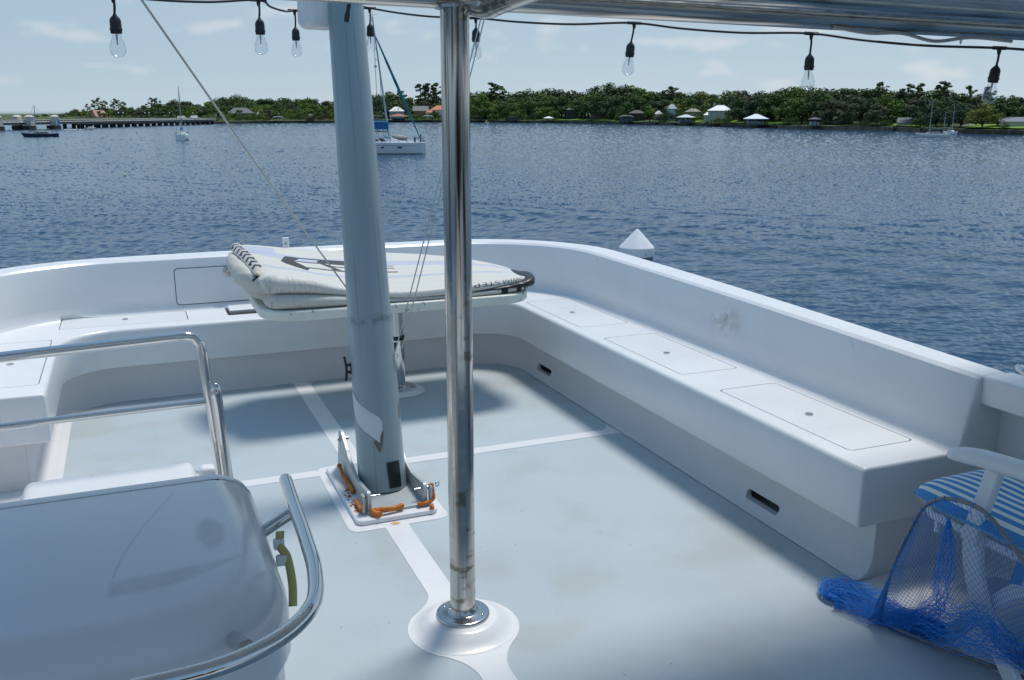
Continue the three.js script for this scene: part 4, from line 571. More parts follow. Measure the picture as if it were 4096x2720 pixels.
{
  const o = thing('settee_bulwark', 'white moulded bench and bulwark running round the after deck', 'bench');
  const ev = new Evaluator(); ev.useGroups = false;
  const cut = (geo, holes) => { let b = new Brush(norm(geo)); b.updateMatrixWorld(); for (const h of holes) { const c = new Brush(norm(h)); c.updateMatrixWorld(); b = ev.evaluate(b, c, SUBTRACTION); } return b.geometry; };
  const xzUV = (i, j, p) => [p.x + 0.37 * p.y, p.z + p.y];
  const raw = loft(sweep(benchProfile), { crease: 0.6, uv: xzUV });
  // lids let into the seat: outline, latch position
  const lids = [[[2.285, 2.60, -5.34, -4.55], [2.42, -4.93]], [[2.285, 2.60, -4.28, -3.50], [2.43, -3.87]], [[2.30, 2.60, -3.235, -2.42], [2.44, -2.81]], [[-0.43, 0.26, -5.885, -5.60], [-0.085, -5.75]], [[-0.78, -0.445, -5.36, -4.45], [-0.60, -4.88]], [[1.02, 1.70, -5.885, -5.60], [1.36, -5.75]]];
  const holes = lids.map(([[x0, x1, z0, z1]]) => slab(roundedShape(x0, x1, z0, z1, 0.025), 0.405, 0.46));
  holes.push(slab(roundedShape(0.485, 0.84, -5.885, -5.64, 0.02), 0.10, 0.46));          // open locker
  holes.push(boxBetween(0.40, 0.93, 0.10, 0.412, -5.915, -5.56));
  part('bench', cut(raw, holes), M.gel, o);
  lids.forEach(([[x0, x1, z0, z1], [lx, lz]]) => { const g = 0.005, l = part('locker_lid', uvXZ(slab(roundedShape(x0 + g, x1 - g, z0 + g, z1 - g, 0.022), 0.407, 0.4305, 0.002)), M.gel, o); part('latch', at(new THREE.CylinderGeometry(0.016, 0.016, 0.004, 20), lx, 0.4325, lz), M.steel, l); });
  
  part('loose_lid', at(box(0.34, 0.018, 0.105, 0, 0, 0, 0.006), 0.672, 0.436, -5.80, 0.12, 0.03, 0), M.gel, o);
  part('bulwark', loft(sweep(bulwarkProfile, 0.015), { crease: 0.6, uv: xzUV }), M.gel, o);
  const kick = loft(sweep(kickProfile, 0.004), { crease: 0.5, uv: xzUV });
  const vents = [[-5.17, -4.97], [-2.99, -2.78]].map(([a, b]) => boxBetween(2.2, 2.40, 0.028, 0.068, a, b, 0.016));
  part('kick', cut(kick, vents), M.liner, o);
  // access panels let into the transom face, with a pull ring
  const pan = (x0, x1, y0, y1) => { const s = roundedShape(x0, x1, y0, y1, 0.025), h = roundedShape(x0 + 0.004, x1 - 0.004, y0 + 0.004, y1 - 0.004, 0.022); const rim = s.clone(); rim.holes = [h]; const e = (q, d) => { const g = new THREE.ExtrudeGeometry(q, { depth: d, bevelEnabled: false, curveSegments: 8 }); g.rotateX(-0.149); return g; }; const f = part('access_panel', e(h, 0.006), M.gel, o); f.position.set(0, 0, -5.94); const r = part('gasket', e(rim, 0.0035), M.rubber, f); return f; };
  const p1 = pan(0.212, 0.70, 0.465, 0.690); p1.position.z = -5.8585; const p2 = pan(1.1, 1.655, 0.465, 0.692); p2.position.z = -5.8585;
  for (const p of [p1, p2]) p.position.y = -0.002;
  const lt = part('pull_latch', lathe([[0.001, 0.006], [0.022, 0.006], [0.026, 0.012], [0.034, 0.010], [0.037, 0]], 28).rotateX(Math.PI / 2), M.steel, o); lt.position.set(0.535, 0.645, -5.949); part('pull_ring', at(new THREE.TorusGeometry(0.016, 0.003, 8, 20), 0, 0, 0.012), M.chrome, lt);
  const st = part('rail_socket', [cyl(0.02, 0.02, 0.085, 0, 0.004, 0), lathe([[0.03, 0], [0.03, 0.006], [0.022, 0.02], [0.02, 0.022]], 20)], M.white, o); st.position.set(0.906, 0.738, -6.03); part('pin_hole', at(new THREE.CylinderGeometry(0.005, 0.005, 0.002, 10), -0.004, 0.055, 0.0205, Math.PI / 2), M.dark, st);
  // forward of the settee: cap rail on a thin wall, both sides; topsides below
  for (const [x0, x1, z0, xi] of [[2.722, 2.862, -2.27, 2.835], [-1.05, -0.91, -4.29, -1.03]]) { part('cap_rail', uvXZ(boxBetween(x0, x1, 0.60, 0.705, z0, 3.6, 0.012)), M.gel, o); part('side_wall', uvXZ(boxBetween(xi, xi + 0.024, 0, 0.605, z0, 3.6)), M.gel, o); }
  part('end_panel', uvXZ(boxBetween(2.66, 2.835, 0, 0.45, -2.30, -2.272)), M.gel, o); part('end_panel', uvXZ(boxBetween(-1.02, -0.86, 0, 0.45, -4.32, -4.292)), M.gel, o);
  part('kick_end', uvXZ(boxBetween(2.313, 2.70, 0, 0.207, -2.31, -2.282)), M.liner, o); part('kick_end', uvXZ(boxBetween(-0.90, -0.503, 0, 0.207, -4.33, -4.302)), M.liner, o);
  const hullRing = (off, y) => PATH.map((q) => V(q.x + q.nx * (topO(q) + capW(q) + off), y, q.z + q.nz * (topO(q) + capW(q) + off))); 
  const ext = (ring) => [V(ring[0].x, ring[0].y, 3.6), ...ring, V(ring[ring.length - 1].x, ring[0].y, 3.6)];
  part('topsides', loft([ext(hullRing(0.013, 0.302)), ext(hullRing(0.017, -0.4)), ext(hullRing(-0.05, -2.2)), ext(hullRing(-0.13, WATER - 0.5))], { caps: false, closedRing: false }), M.gelGloss, o);
  // old adhesive stain on the bulwark
  const stain = tex(256, 256, (x, y) => { const d = Math.hypot((x - 0.5) * 2, (y - 0.5) * 2), n = fbm(x * 9 + 31, y * 7 + 12, 5), rg = 0.42, core = Math.exp(-(Math.pow((x - 0.56) / 0.05, 2) + Math.pow((y - 0.58) / 0.10, 2))) * smooth(0.4, 0.65, fbm(x * 18, y * 12, 4)); return [0.72 - 0.25 * core, 0.62 - 0.28 * core, 0.48 - 0.3 * core, clamp((1 - smooth(0.35, 0.95, d)) * smooth(0.38, 0.66, n) * rg * 0.42 + core * 0.45)]; });
  const a = onX(2905, 1330, 2.69), sq = part('adhesive_stain', new THREE.PlaneGeometry(0.36, 0.19, 10, 6), mat([1, 1, 1], 0.7, { map: stain, transparent: true }), o);
  const P = sq.geometry.attributes.position; for (let i = 0; i < P.count; i++) { const z = a.z - P.getX(i), y = 0.60 + P.getY(i), q = { x: 2.22, z, k: 0 }, oo = topO(q); P.setXYZ(i, 2.22 + lerp(0.443, oo - 0.003, clamp((y - 0.5) / (topY(q) - 0.032 - 0.5))) - 0.004, y, z); } sq.geometry.computeVertexNormals();
}
// forward deckhouse behind the camera: white wall with dark glass, mirrored in the bright metal
{
  const o = thing('deckhouse', 'white deckhouse wall with dark windows facing the after deck', 'deckhouse', [0, 0, 3.6]);
  part('wall', boxBetween(-1.2, 3.0, -0.1, 1.95, 0, 0.08), M.gel, o); for (const [x0, x1] of [[-1.0, 0.25], [0.4, 1.35], [1.5, 2.8]]) { const f = part('window_frame', boxBetween(x0, x1, 0.75, 1.75, -0.02, 0), M.alu, o); part('pane', boxBetween(x0 + 0.05, x1 - 0.05, 0.8, 1.7, -0.03, -0.02), glassDark, f); }
  part('helm_bench', boxBetween(0.2, 1.8, 0, 0.85, -0.55, -0.02, 0.04), mat(lin(92, 66, 46), 0.7), o);
}
// ---------------------------------------------------------------- hardtop over the helm, on a tube frame
{
  const o = thing('hardtop', 'hardtop roof edge with silver tube frame overhead', 'roof', [0, 1.94, -0.3]);
  const Zl = -2.54 + 0.3; o.rotation.z = -0.0095; o.position.y += 0.008;
  part('roof_panel', uvXZ(boxBetween(-1.3, 3.4, 0.006, 0.09, -2.50 + 0.3, 0.2, 0.03)), mat([0.74, 0.77, 0.80], 0.14, { clearcoat: 1, clearcoatRoughness: 0.03, map: smudge }), o);
  const grime = tex(512, 64, (x, y) => { const s = smooth(0.45, 0.75, fbm(x * 60, y * 3, 4)), st = smooth(0.6, 0.8, fbm(x * 8, y * 20 + 3, 4)); const k = 0.95 - 0.28 * s - 0.2 * st; return [k, k * 0.97, k * 0.92]; });
  const frame = mat([0.80, 0.81, 0.83], 0.20, { metalness: 0.85, map: grime });
  part('edge_tube', rod(V(-1.3, -0.028, Zl), V(3.4, -0.028, Zl), 0.034, 24), frame, o);
  part('edge_extrusion', boxBetween(0.98, 3.5, -0.02, 0.055, Zl + 0.045, Zl + 0.10, 0.012), frame, o);
  part('inner_tube', rod(V(0.98, 0.004, Zl + 0.15), V(3.5, 0.004, Zl + 0.15), 0.026, 20), frame, o);
  part('corner_bend', tube([V(0.80, -0.030, Zl), V(0.90, -0.045, Zl + 0.01), V(0.945, -0.060, Zl + 0.05), V(0.955, -0.055, Zl + 0.13), V(0.955, -0.045, Zl + 0.4), V(0.955, -0.04, Zl + 1.2), V(0.955, -0.04, 0.15)], 0.028, 90, 18), frame, o);
  part('brace_tube', rod(V(0.90, 0.012, Zl + 0.01), V(1.12, 0.012, Zl + 0.55), 0.020, 14), frame, o);
  const hk = part('eye_hook', at(new THREE.TorusGeometry(0.010, 0.003, 8, 18), 2.72, -0.075, Zl + 0.02, 0, 0.6, 0), M.steel, o);
  part('cable', tube([V(2.15, -0.055, Zl + 0.03), V(2.3, -0.068, Zl + 0.03), V(2.45, -0.062, Zl + 0.02), V(2.6, -0.082, Zl + 0.02), V(2.75, -0.065, Zl + 0.03), V(2.95, -0.07, Zl + 0.03)], 0.006, 60, 8), mat([0.5, 0.5, 0.48], 0.6), o);
  part('cleat_plate', boxBetween(1.92, 1.99, 0.018, 0.03, Zl + 0.24, Zl + 0.30), M.steel, o);
}
// ---------------------------------------------------------------- bright steel post carrying the hardtop
{
  const o = thing('support_post', 'polished stainless steel post with round foot flange and brown streaks', 'post', [0.868, 0.046, -2.525]);
  const streak = tex(512, 1024, (x, y) => { const up = y * 1.83, v = smooth(0.52, 0.75, fbm(x * 26, y * 5 + 4, 4, 26)) * 0.35, low = 1 - smooth(0.75, 1.25, up), blot = smooth(0.52, 0.74, fbm(x * 5 + 7, y * 84, 5)) * smooth(0.42, 0.6, fbm(x * 3 + 1, y * 14, 3)) * low, drip = smooth(0.60, 0.7, fbm(x * 34, y * 3.2, 3)) * smooth(0.9, 1.4, up); const k = 0.93 - 0.26 * blot - 0.80 * v * (1 - low) - 0.30 * drip; return [k, k * (0.985 - 0.05 * blot - 0.04 * drip), k * (0.965 - 0.14 * blot - 0.10 * drip)]; });
  const rgh = tex(512, 1024, grey((x, y) => { const up = y * 1.83; return 0.28 + 0.5 * smooth(0.5, 0.74, fbm(x * 5 + 7, y * 84, 5)) * (1 - smooth(0.8, 1.3, up)) + 0.25 * fbm(x * 30, y * 4, 3); }), { color: false });
  const dent = tex(512, 512, grey((x, y) => 0.5 + 0.75 * (fbm(x * 36, y * 1.0, 4, 36) - 0.5) + 0.65 * (fbm(x * 9, y * 2, 3, 9) - 0.5)), { color: false });
  const m = mat([0.64, 0.635, 0.625], 0.30, { metalness: 1, map: streak, roughnessMap: rgh, bumpMap: dent, bumpScale: 0.0012 });
  const g = new THREE.CylinderGeometry(0.040, 0.040, 1.836, 64, 40, true); g.translate(0, 0.918, 0); part('tube', g, m, o);
  const fl = part('foot_flange', lathe([[0.040, 0.030], [0.044, 0.018], [0.050, 0.0125], [0.078, 0.0115], [0.084, 0.009], [0.0855, 0.004], [0.085, 0]], 48), M.steel, o);
  for (let i = 0; i < 4; i++) { const a = 0.75 + i * Math.PI / 2; part('screw', lathe([[0.001, 0.0035], [0.004, 0.003], [0.0065, 0.0005], [0.007, 0]], 12).translate(0.066 * Math.cos(a), 0.0117, 0.066 * Math.sin(a)), M.chrome, fl); }
  part('top_plate', cyl(0.055, 0.055, 0.008, 0, 1.832, 0), M.steel, o);
}
// ---------------------------------------------------------------- raked grey mast in its hinged tabernacle
const mastR = (y) => y < 2.1 ? lerp(0.103, 0.0735, y / 2.1) : lerp(0.0735, 0.05, (y - 2.1) / 5);
{
  const o = thing('mast', 'thick tapering pale grey blue mast raked aft in a rusty hinged foot', 'mast', [0.905, 0.026, -3.675]);
  const tilt = new THREE.Group(); 
  const paintTex = tex(256, 1024, (x, y) => { const n = fbm(x * 10, y * 30, 5), s = smooth(0.68, 0.8, fbm(x * 40, y * 8, 4)), band = Math.exp(-Math.pow((y - 0.104 - 0.0015 * (fbm(x * 9, 2, 3) - 0.5)) / 0.0026, 2)) * smooth(0.32, 0.7, fbm(x * 22, y * 500, 4)); const k = 0.92 + 0.07 * n - 0.08 * s - 0.20 * band; return [k, k, k * 0.99]; });
  const paint = mat([0.30, 0.385, 0.43], 0.33, { map: paintTex, clearcoat: 0.3, clearcoatRoughness: 0.2 });
  const rk = -Math.atan2(0.345, 1.98), rake = (g) => g.rotateX(rk);
  const prof = []; for (let i = 0; i <= 40; i++) prof.push([mastR(i / 40 * 7), i / 40 * 7]);
  const tb = part('mast_tube', rake(lathe(prof, 56)), paint, o);
  const th0 = Math.atan2(-0.905, 3.675);                            // the side that faces the helm
  const shell = (rows, off, n = 14, rough = 0) => { const pos = [], uv = [], idx = []; rows.forEach(([y, a, b], i) => { for (let j = 0; j <= n; j++) { const t = th0 + lerp(a, b, j / n), r = mastR(y) + off + (rough ? rough * noise2(j * 1.7, i * 1.3) : 0); pos.push(r * Math.sin(t), y, r * Math.cos(t)); uv.push(j / n, i / (rows.length - 1)); if (i && j) { const k = i * (n + 1) + j; idx.push(k, k - 1, k - n - 1, k - 1, k - n - 2, k - n - 1); } } }); return rake(meshOf(pos, idx, uv)); };
  part('peeled_paint', shell([[0.215, 0.02, 0.04], [0.235, -0.18, 0.06], [0.25, -0.36, 0.10], [0.27, -0.66, 0.18], [0.30, -0.98, 0.20], [0.325, -1.12, 0.06], [0.35, -1.22, -0.30], [0.375, -1.28, -0.66], [0.40, -1.32, -0.95], [0.43, -1.36, -1.22]], 0.0018, 14, 0.0015), mat([0.60, 0.64, 0.65], 0.5), tb);
  part('bare_patch', shell([[0.175, 0.00, 0.02], [0.19, -0.10, 0.08], [0.205, -0.17, 0.14], [0.222, -0.22, 0.17], [0.24, 0.05, 0.20], [0.262, 0.12, 0.22]], 0.0012, 8), mat(lin(112, 104, 92), 0.8), tb);
  part('black_tape', shell([[0.015, 0.28, 0.86], [0.05, 0.27, 0.86], [0.095, 0.24, 0.85], [0.118, 0.23, 0.84], [0.128, 0.23, 0.82]], 0.0022, 10, 0.002), mat([0.012, 0.012, 0.014], 0.3), tb);
  part('paint_chip', shell([[0.30, 1.22, 1.32], [0.33, 1.18, 1.34], [0.37, 1.24, 1.32]], 0.0016, 4), mat(lin(140, 128, 110), 0.8), tb);
  // black horn cleat on the left side
  const ca = th0 - 1.42, cp = V((mastR(0.52) + 0.0) * Math.sin(ca), 0.53, mastR(0.52) * Math.cos(ca)).applyAxisAngle(V(1, 0, 0), rk), cl = part('horn_cleat', [tube([V(-0.026, -0.052, 0), V(-0.021, -0.02, 0), V(-0.020, 0, 0), V(-0.021, 0.02, 0), V(-0.026, 0.052, 0)], 0.0055, 20, 10), rod(V(0.004, -0.017, 0), V(-0.022, -0.013, 0), 0.0065), rod(V(0.004, 0.017, 0), V(-0.022, 0.013, 0), 0.0065), box(0.006, 0.05, 0.016, 0.0, 0, 0, 0.002)], M.black, o); cl.position.copy(cp); cl.rotation.set(rk, 0, 0);
  // tabernacle: base plate, two cheeks, bolts, rusty sealant
  const zinc = mat([0.50, 0.54, 0.56], 0.45, { metalness: 0.3, map: paintTex });
  part('base_plate', boxBetween(-0.128, 0.130, 0, 0.012, -0.30, 0.255, 0.003), zinc, o);
  for (const s of [-1, 1]) {
    const sh = new THREE.Shape(); sh.moveTo(-0.33, 0.012); sh.lineTo(0.245, 0.012); sh.lineTo(0.25, 0.075); sh.quadraticCurveTo(0.24, 0.10, 0.215, 0.088); sh.lineTo(0.06, 0.072); sh.quadraticCurveTo(-0.08, 0.09, -0.14, 0.14); sh.lineTo(-0.235, 0.19); sh.quadraticCurveTo(-0.275, 0.205, -0.285, 0.165); sh.lineTo(-0.33, 0.012);
    const g = new THREE.ExtrudeGeometry(sh, { depth: 0.012, bevelEnabled: true, bevelSize: 0.002, bevelThickness: 0.002, bevelSegments: 2 }); g.rotateY(-Math.PI / 2); const ch = part('hinge_cheek', g, zinc, o); ch.position.set(s * 0.118 + 0.006, 0, 0);
    const bolt = part('bolt', [at(new THREE.CylinderGeometry(0.008, 0.008, 0.05, 12), 0, 0.155, -0.255, 0, 0, Math.PI / 2), at(new THREE.CylinderGeometry(0.014, 0.014, 0.01, 6), s * 0.014, 0.155, -0.255, 0, 0, Math.PI / 2)], M.steel, ch);
    const b2 = part('bolt', [at(new THREE.CylinderGeometry(0.005, 0.005, 0.06, 10), -s * 0.015, 0.062, 0.215, 0, 0, Math.PI / 2), at(new THREE.CylinderGeometry(0.010, 0.010, 0.008, 6), s * 0.014, 0.062, 0.215, 0, 0, Math.PI / 2)], M.steel, ch);
    part('lug', box(0.012, 0.075, 0.035, s * 0.142, 0.045, 0.235, 0.005), zinc, o);
  }
  part('ring_pin', at(new THREE.TorusGeometry(0.010, 0.003, 8, 16), 0.175, 0.075, 0.225, 0, 0.5, 0), M.steel, o);
  const rustTex = tex(128, 128, (x, y) => { const n = fbm(x * 9, y * 9, 5); return [0.62 + 0.26 * n, 0.32 + 0.20 * n, 0.03 + 0.06 * n]; }), rust = mat([1, 1, 1], 0.55, { map: rustTex });
  const R = rng(9), bead = (pts, r) => { const c = new THREE.CatmullRomCurve3(pts), g = new THREE.TubeGeometry(c, 40, r, 10, false), p = g.attributes.position; for (let i = 0; i < p.count; i++) { const k = 0.012 * (fbm(p.getX(i) * 60 + 5, p.getZ(i) * 60 + p.getY(i) * 40, 3) - 0.5); p.setXYZ(i, p.getX(i) + k * 0.6, Math.max(0.002, p.getY(i) + k), p.getZ(i) + k * 0.6); } g.computeVertexNormals(); const ends = [pts[0], pts[pts.length - 1]].map((q) => at(new THREE.SphereGeometry(r * 1.15, 10, 8), q.x, q.y, q.z)); return merge([g, ...ends]); };
  part('sealant', bead([V(-0.11, 0.018, 0.262), V(-0.07, 0.022, 0.272), V(-0.02, 0.018, 0.268), V(0.01, 0.02, 0.262)], 0.0105), rust, o);
  part('sealant', bead([V(-0.105, 0.012, 0.275), V(-0.085, 0.012, 0.292), V(-0.095, 0.01, 0.285)], 0.013), rust, o);
  part('sealant', bead([V(0.085, 0.016, 0.262), V(0.115, 0.018, 0.262), V(0.145, 0.02, 0.25), V(0.15, 0.05, 0.245), V(0.147, 0.082, 0.238)], 0.008), rust, o);
  part('sealant', bead([V(0.128, 0.01, 0.29), V(0.13, 0.006, 0.296)], 0.008), rust, o);
  part('sealant', bead([V(-0.142, 0.015, 0.24), V(-0.146, 0.05, 0.245), V(-0.143, 0.075, 0.238)], 0.0065), rust, o);
  part('sealant', bead([V(-0.148, 0.014, 0.23), V(-0.15, 0.02, 0.17), V(-0.146, 0.016, 0.13)], 0.0075), rust, o);
  part('sealant', bead([V(-0.136, 0.014, 0.02), V(-0.140, 0.020, -0.08), V(-0.142, 0.03, -0.18), V(-0.143, 0.045, -0.21)], 0.010), rust, o);
  const flecks = []; for (let i = 0; i < 46; i++) { const z = -0.05 + 0.3 * R(), x = -0.150 - 0.03 * R() * R(), s = 0.002 + 0.005 * R() * R(); flecks.push(at(new THREE.SphereGeometry(s, 6, 5), x, 0.001, z)); } const fk = part('rust_flecks', flecks, rust, o); fk.userData = { kind: 'stuff' };
  // white equipment box and a dangling plug high on the mast
  const hb = onX(1258, 55, 0.80), eb = part('equipment_box', at(new RoundedBoxGeometry(0.155, 0.17, 0.12, 5, 0.035), 0, 0, 0, 0, 0.25, 0), M.white, o); eb.position.set(hb.x - 0.905, hb.y - 0.026 + 0.015, hb.z + 3.675 + 0.08); part('box_backplate', at(new RoundedBoxGeometry(0.012, 0.16, 0.10, 3, 0.005), 0.084, 0.01, -0.02, 0, 0.25, 0.18), M.black, eb);
  const pb = onX(1378, 60, 0.87), pl = part('cable_plug', [rod(V(0.012, 0.13, 0), V(0.004, 0.03, 0), 0.004), rod(V(0.004, 0.035, 0), V(-0.008, -0.02, 0), 0.009, 12, 0.008), rod(V(-0.008, -0.02, 0), V(-0.014, -0.05, 0), 0.011, 12, 0.010)], M.black, o); pl.position.set(pb.x - 0.905, pb.y - 0.01, pb.z + 3.675 + 0.09);
}
// ---------------------------------------------------------------- halyards
{
  const a = onX(1392, 1160, 0.855), b = onZ(570, 0, -2.7), up = b.clone().add(b.clone().sub(a).multiplyScalar(0.12));
  solo('mast_line', tube([a, a.clone().lerp(up, 0.5).add(V(0, -0.012, 0)), up], 0.0034, 40, 10), M.rope, 'thin grey line from the mast up past the hardtop corner', 'rope');
  const c0 = onX(1578, 1420, 0.985), top1 = onDist(1935, 85, 3.9), top2 = onDist(1921, 85, 3.9), ext = (c, t) => t.clone().add(t.clone().sub(c).multiplyScalar(0.25)), c1 = c0.clone().add(V(0.028, 0.03, 0.02));
  const h = thing('flag_halyard', 'pair of thin white cords running up behind the steel post', 'rope'); part('cord', tube([c1, c1.clone().lerp(ext(c1, top1), 0.5), ext(c1, top1)], 0.0026, 30, 6), M.rope, h); part('cord', tube([c0, c0.clone().lerp(ext(c0, top2), 0.5), ext(c0, top2)], 0.0026, 30, 6), M.rope, h);
  part('cord_tail', tube([c0, c0.clone().add(V(0.003, -0.08, 0.0)), c0.clone().add(V(0.012, -0.2, 0.0)), c0.clone().add(V(0.008, -0.3, -0.01))], 0.0022, 24, 6), M.rope, h); part('shackle', at(new THREE.TorusGeometry(0.010, 0.0026, 8, 16), c0.x + 0.004, c0.y - 0.006, c0.z), M.steel, h);
}
// ---------------------------------------------------------------- table on a steel pedestal
{
  const o = thing('pedestal_table', 'low cream white table with rounded corners on steel pedestal', 'table', [1.378, 0.022, -5.13]), L = (g) => g.translate(-1.378, -0.022, 5.13);
  const chip = tex(512, 256, (x, y) => { const n = fbm(x * 20, y * 12, 5), c = smooth(0.74, 0.78, fbm(x * 46, y * 30 + 4, 3)), k = 0.94 + 0.06 * n - 0.3 * c; return [k, k * 0.99, k * 0.95]; }); chip.repeat.set(1.2, 1.2);
  part('table_top', L(slab(roundedShape(0.57, 2.075, -5.42, -4.665, 0.2), 0.572, 0.625, 0.012, 4)), mat([0.76, 0.765, 0.74], 0.5, { map: chip }), o);
  part('upper_tube', cyl(0.036, 0.036, 0.26, 0, 0.29, 0, 32), M.steel, o); const lt = part('lower_tube', cyl(0.043, 0.043, 0.31, 0, 0.005, 0, 36), M.chrome, o); part('clamp_collar', cyl(0.047, 0.047, 0.02, 0, 0.295, 0, 30), M.black, lt); part('clamp_knob', [rod(V(-0.025, 0.27, 0.04), V(-0.03, 0.27, 0.065), 0.010, 10), rod(V(-0.025, 0.24, 0.04), V(-0.028, 0.285, 0.055), 0.006)], M.black, lt);
  const fl = part('foot_flange', lathe([[0.043, 0.02], [0.05, 0.010], [0.10, 0.008], [0.106, 0.004], [0.106, 0]], 40), M.steel, o); for (let i = 0; i < 4; i++) part('screw', cyl(0.006, 0.005, 0.002, 0.082 * Math.cos(i * 1.571 + 0.5), 0.0085, 0.082 * Math.sin(i * 1.571 + 0.5), 10), M.dark, fl);
}
// ---------------------------------------------------------------- folded inflatable swim mat on the table
{
  const W = 1024, H = 512, cv = document.createElement('canvas'); cv.width = W; cv.height = H; const c = cv.getContext('2d'); c.fillStyle = '#d3d0c8'; c.fillRect(0, 0, W, H);
  const R = rng(31); for (let i = 0; i < 2600; i++) { const g = 150 + R() * 90; c.fillStyle = `rgba(${g},${g * 0.97},${g * 0.92},${0.03 + 0.05 * R()})`; const w = 10 + R() * 90, hh = 1 + R() * 7; c.fillRect(R() * W, R() * H, w, hh); }
  for (let i = 0; i < 420; i++) { const g = 90 + R() * 60; c.fillStyle = `rgba(${g},${g * 0.96},${g * 0.9},${0.07 + 0.16 * R()})`; const x = R() * R() * W * 0.7, y = H - 20 - R() * 110; c.fillRect(x, y, 1 + R() * 4, 6 + R() * 40); }
  // canvas: x = along the mat (left to right), y = H at the front lower edge, up to 0 at the back edge
  c.fillStyle = 'rgba(176,184,205,0.75)';
  const band = (y0, y1, t) => { c.beginPath(); c.moveTo(60, y0 - 90); c.bezierCurveTo(220, y0 + 20, 500, y0 + 10, W, y1); c.lineTo(W, y1 + t); c.bezierCurveTo(500, y0 + 10 + t, 220, y0 + 20 + t, 60, y0 - 90 + t); c.fill(); };
  band(238, 215, 24); band(90, 65, 46);
  c.fillRect(60, 14, 190, 66); c.fillStyle = '#d8d5cd'; 
  c.save(); c.translate(250, 150); c.scale(1.12, 1.05); c.fillStyle = '#2b2e38';          // arrow-shaped block emblem
  const poly = (p) => { c.beginPath(); p.forEach(([x, y], i) => i ? c.lineTo(x, y) : c.moveTo(x, y)); c.closePath(); c.fill(); };
  poly([[0, -8], [26, -58], [86, -54], [50, -20], [96, 44], [80, 70], [40, 48], [14, 20]]); poly([[86, -54], [250, -46], [250, -38], [80, -46]]); poly([[54, -24], [150, -20], [150, -12], [54, -16]]); poly([[150, -48], [235, -44], [235, -10], [150, -14], [138, -24]]); poly([[140, -20], [160, -12], [196, 34], [176, 34]]); poly([[90, 30], [330, 44], [330, 54], [90, 40]]); poly([[160, 2], [330, 8], [330, 15], [164, 9]]); poly([[215, 8], [225, 8], [240, 48], [228, 48]]); poly([[235, -40], [330, -10], [330, -4], [235, -32]]);
  c.restore();
  c.save(); c.translate(838, 424); c.rotate(Math.PI); c.fillStyle = '#2a2c33'; c.font = '62px sans-serif'; c.textAlign = 'center'; c.textBaseline = 'middle'; c.scale(0.52, 1); c.fillText('SWIM STEP', 0, 0); c.restore();
  c.strokeStyle = 'rgba(90,88,84,0.6)'; c.lineWidth = 1.5; c.beginPath(); c.moveTo(70, 470); c.bezierCurveTo(60, 360, 90, 260, 130, 180); c.stroke();
  const map = new THREE.CanvasTexture(cv); map.colorSpace = THREE.SRGBColorSpace;
  const bmp = tex(512, 256, grey((x, y) => fbm(x * 30, y * 8, 5) * 0.6 + 0.4 * fbm(x * 8, y * 3, 3)), { color: false });
  const o = thing('folded_swim_mat', 'folded off white inflatable swim mat with black arrow emblem on the table', 'inflatable mat', [1.3, 0.626, -5.0]), off = V(1.3, 0.626, -5.0);
  const vinyl = mat([0.98, 0.98, 0.97], 0.55, { map, bumpMap: bmp, bumpScale: 0.0015 });
  // stations: x, front z, front bottom y, front top y, back z, back top y, back bottom y
  const skin = (st, n = 12, skew = 0, sag = () => 0.008) => {
    const cr = st[0].map((_, k) => new THREE.CatmullRomCurve3(st.map((s) => V(s[0], s[k], 0)), false, 'centripetal')), N = 40, rings = [], uvs = [];
    for (let i = 0; i <= N; i++) {
      const t = i / N, x = cr[0].getPoint(t).x, q = [0, 1, 2, 3, 4, 5, 6].map((k) => cr[k].getPoint(t).y), [_, zf, fb, ft, zb, bt, bb] = q, ring = [], uv = [], e = Math.min(1, Math.sqrt(Math.sin(Math.PI * clamp(t, 0.0008, 0.9992)) * 9 + 0.02)), mid = (ft + fb) / 2, sq = (y, m) => lerp(m, y, e), mb = (bt + bb) / 2;
      for (let j = 0; j <= n; j++) { const a = -Math.PI / 2 + Math.PI * j / n; ring.push(V(x, sq(mid + (ft - fb) / 2 * Math.sin(a), mid), zf - (ft - fb) * 0.5 * (Math.cos(a) - 1) * -1 * 0 - (1 - Math.cos(a)) * (ft - fb) * 0.6)); uv.push([0, 0.25 * j / n]); }
      for (let j = 1; j < 16; j++) { const s = j / 16, z = lerp(zf - (ft - fb) * 0.6, zb + (bt - bb) * 0.4, s); ring.push(V(x, sq(lerp(ft, bt, s) + sag(t) * Math.sin(Math.PI * Math.pow(s, 0.7)) + 0.010 * (fbm(x * 9, z * 9, 3) - 0.5), lerp(mid, mb, s)), z)); uv.push([0, 0.25 + 0.75 * s]); }
      for (let j = 0; j <= n; j++) { const a = Math.PI / 2 - Math.PI * j / n; ring.push(V(x, sq(mb + (bt - bb) / 2 * Math.sin(a), mb), zb + (bt - bb) * 0.4 * (1 - Math.cos(a)))); uv.push([0, 1]); }
      for (let j = 1; j < 6; j++) { const s = j / 6; ring.push(V(x, sq(lerp(bb, fb, s), lerp(mb, mid, s)), lerp(zb + 0.03, zf - 0.03, s))); uv.push([0, 0.02]); }
      const sk = skew * Math.pow(1 - t, 3); rings.push(ring.map((p) => V(p.x + sk * clamp((p.z + 4.7) / -0.65), p.y, p.z).sub(off))); uvs.push(uv);
    }
    return loft(rings, { crease: 0.9, uv: (i, j) => [i / N, uvs[i][j % uvs[i].length][1]] });
  };
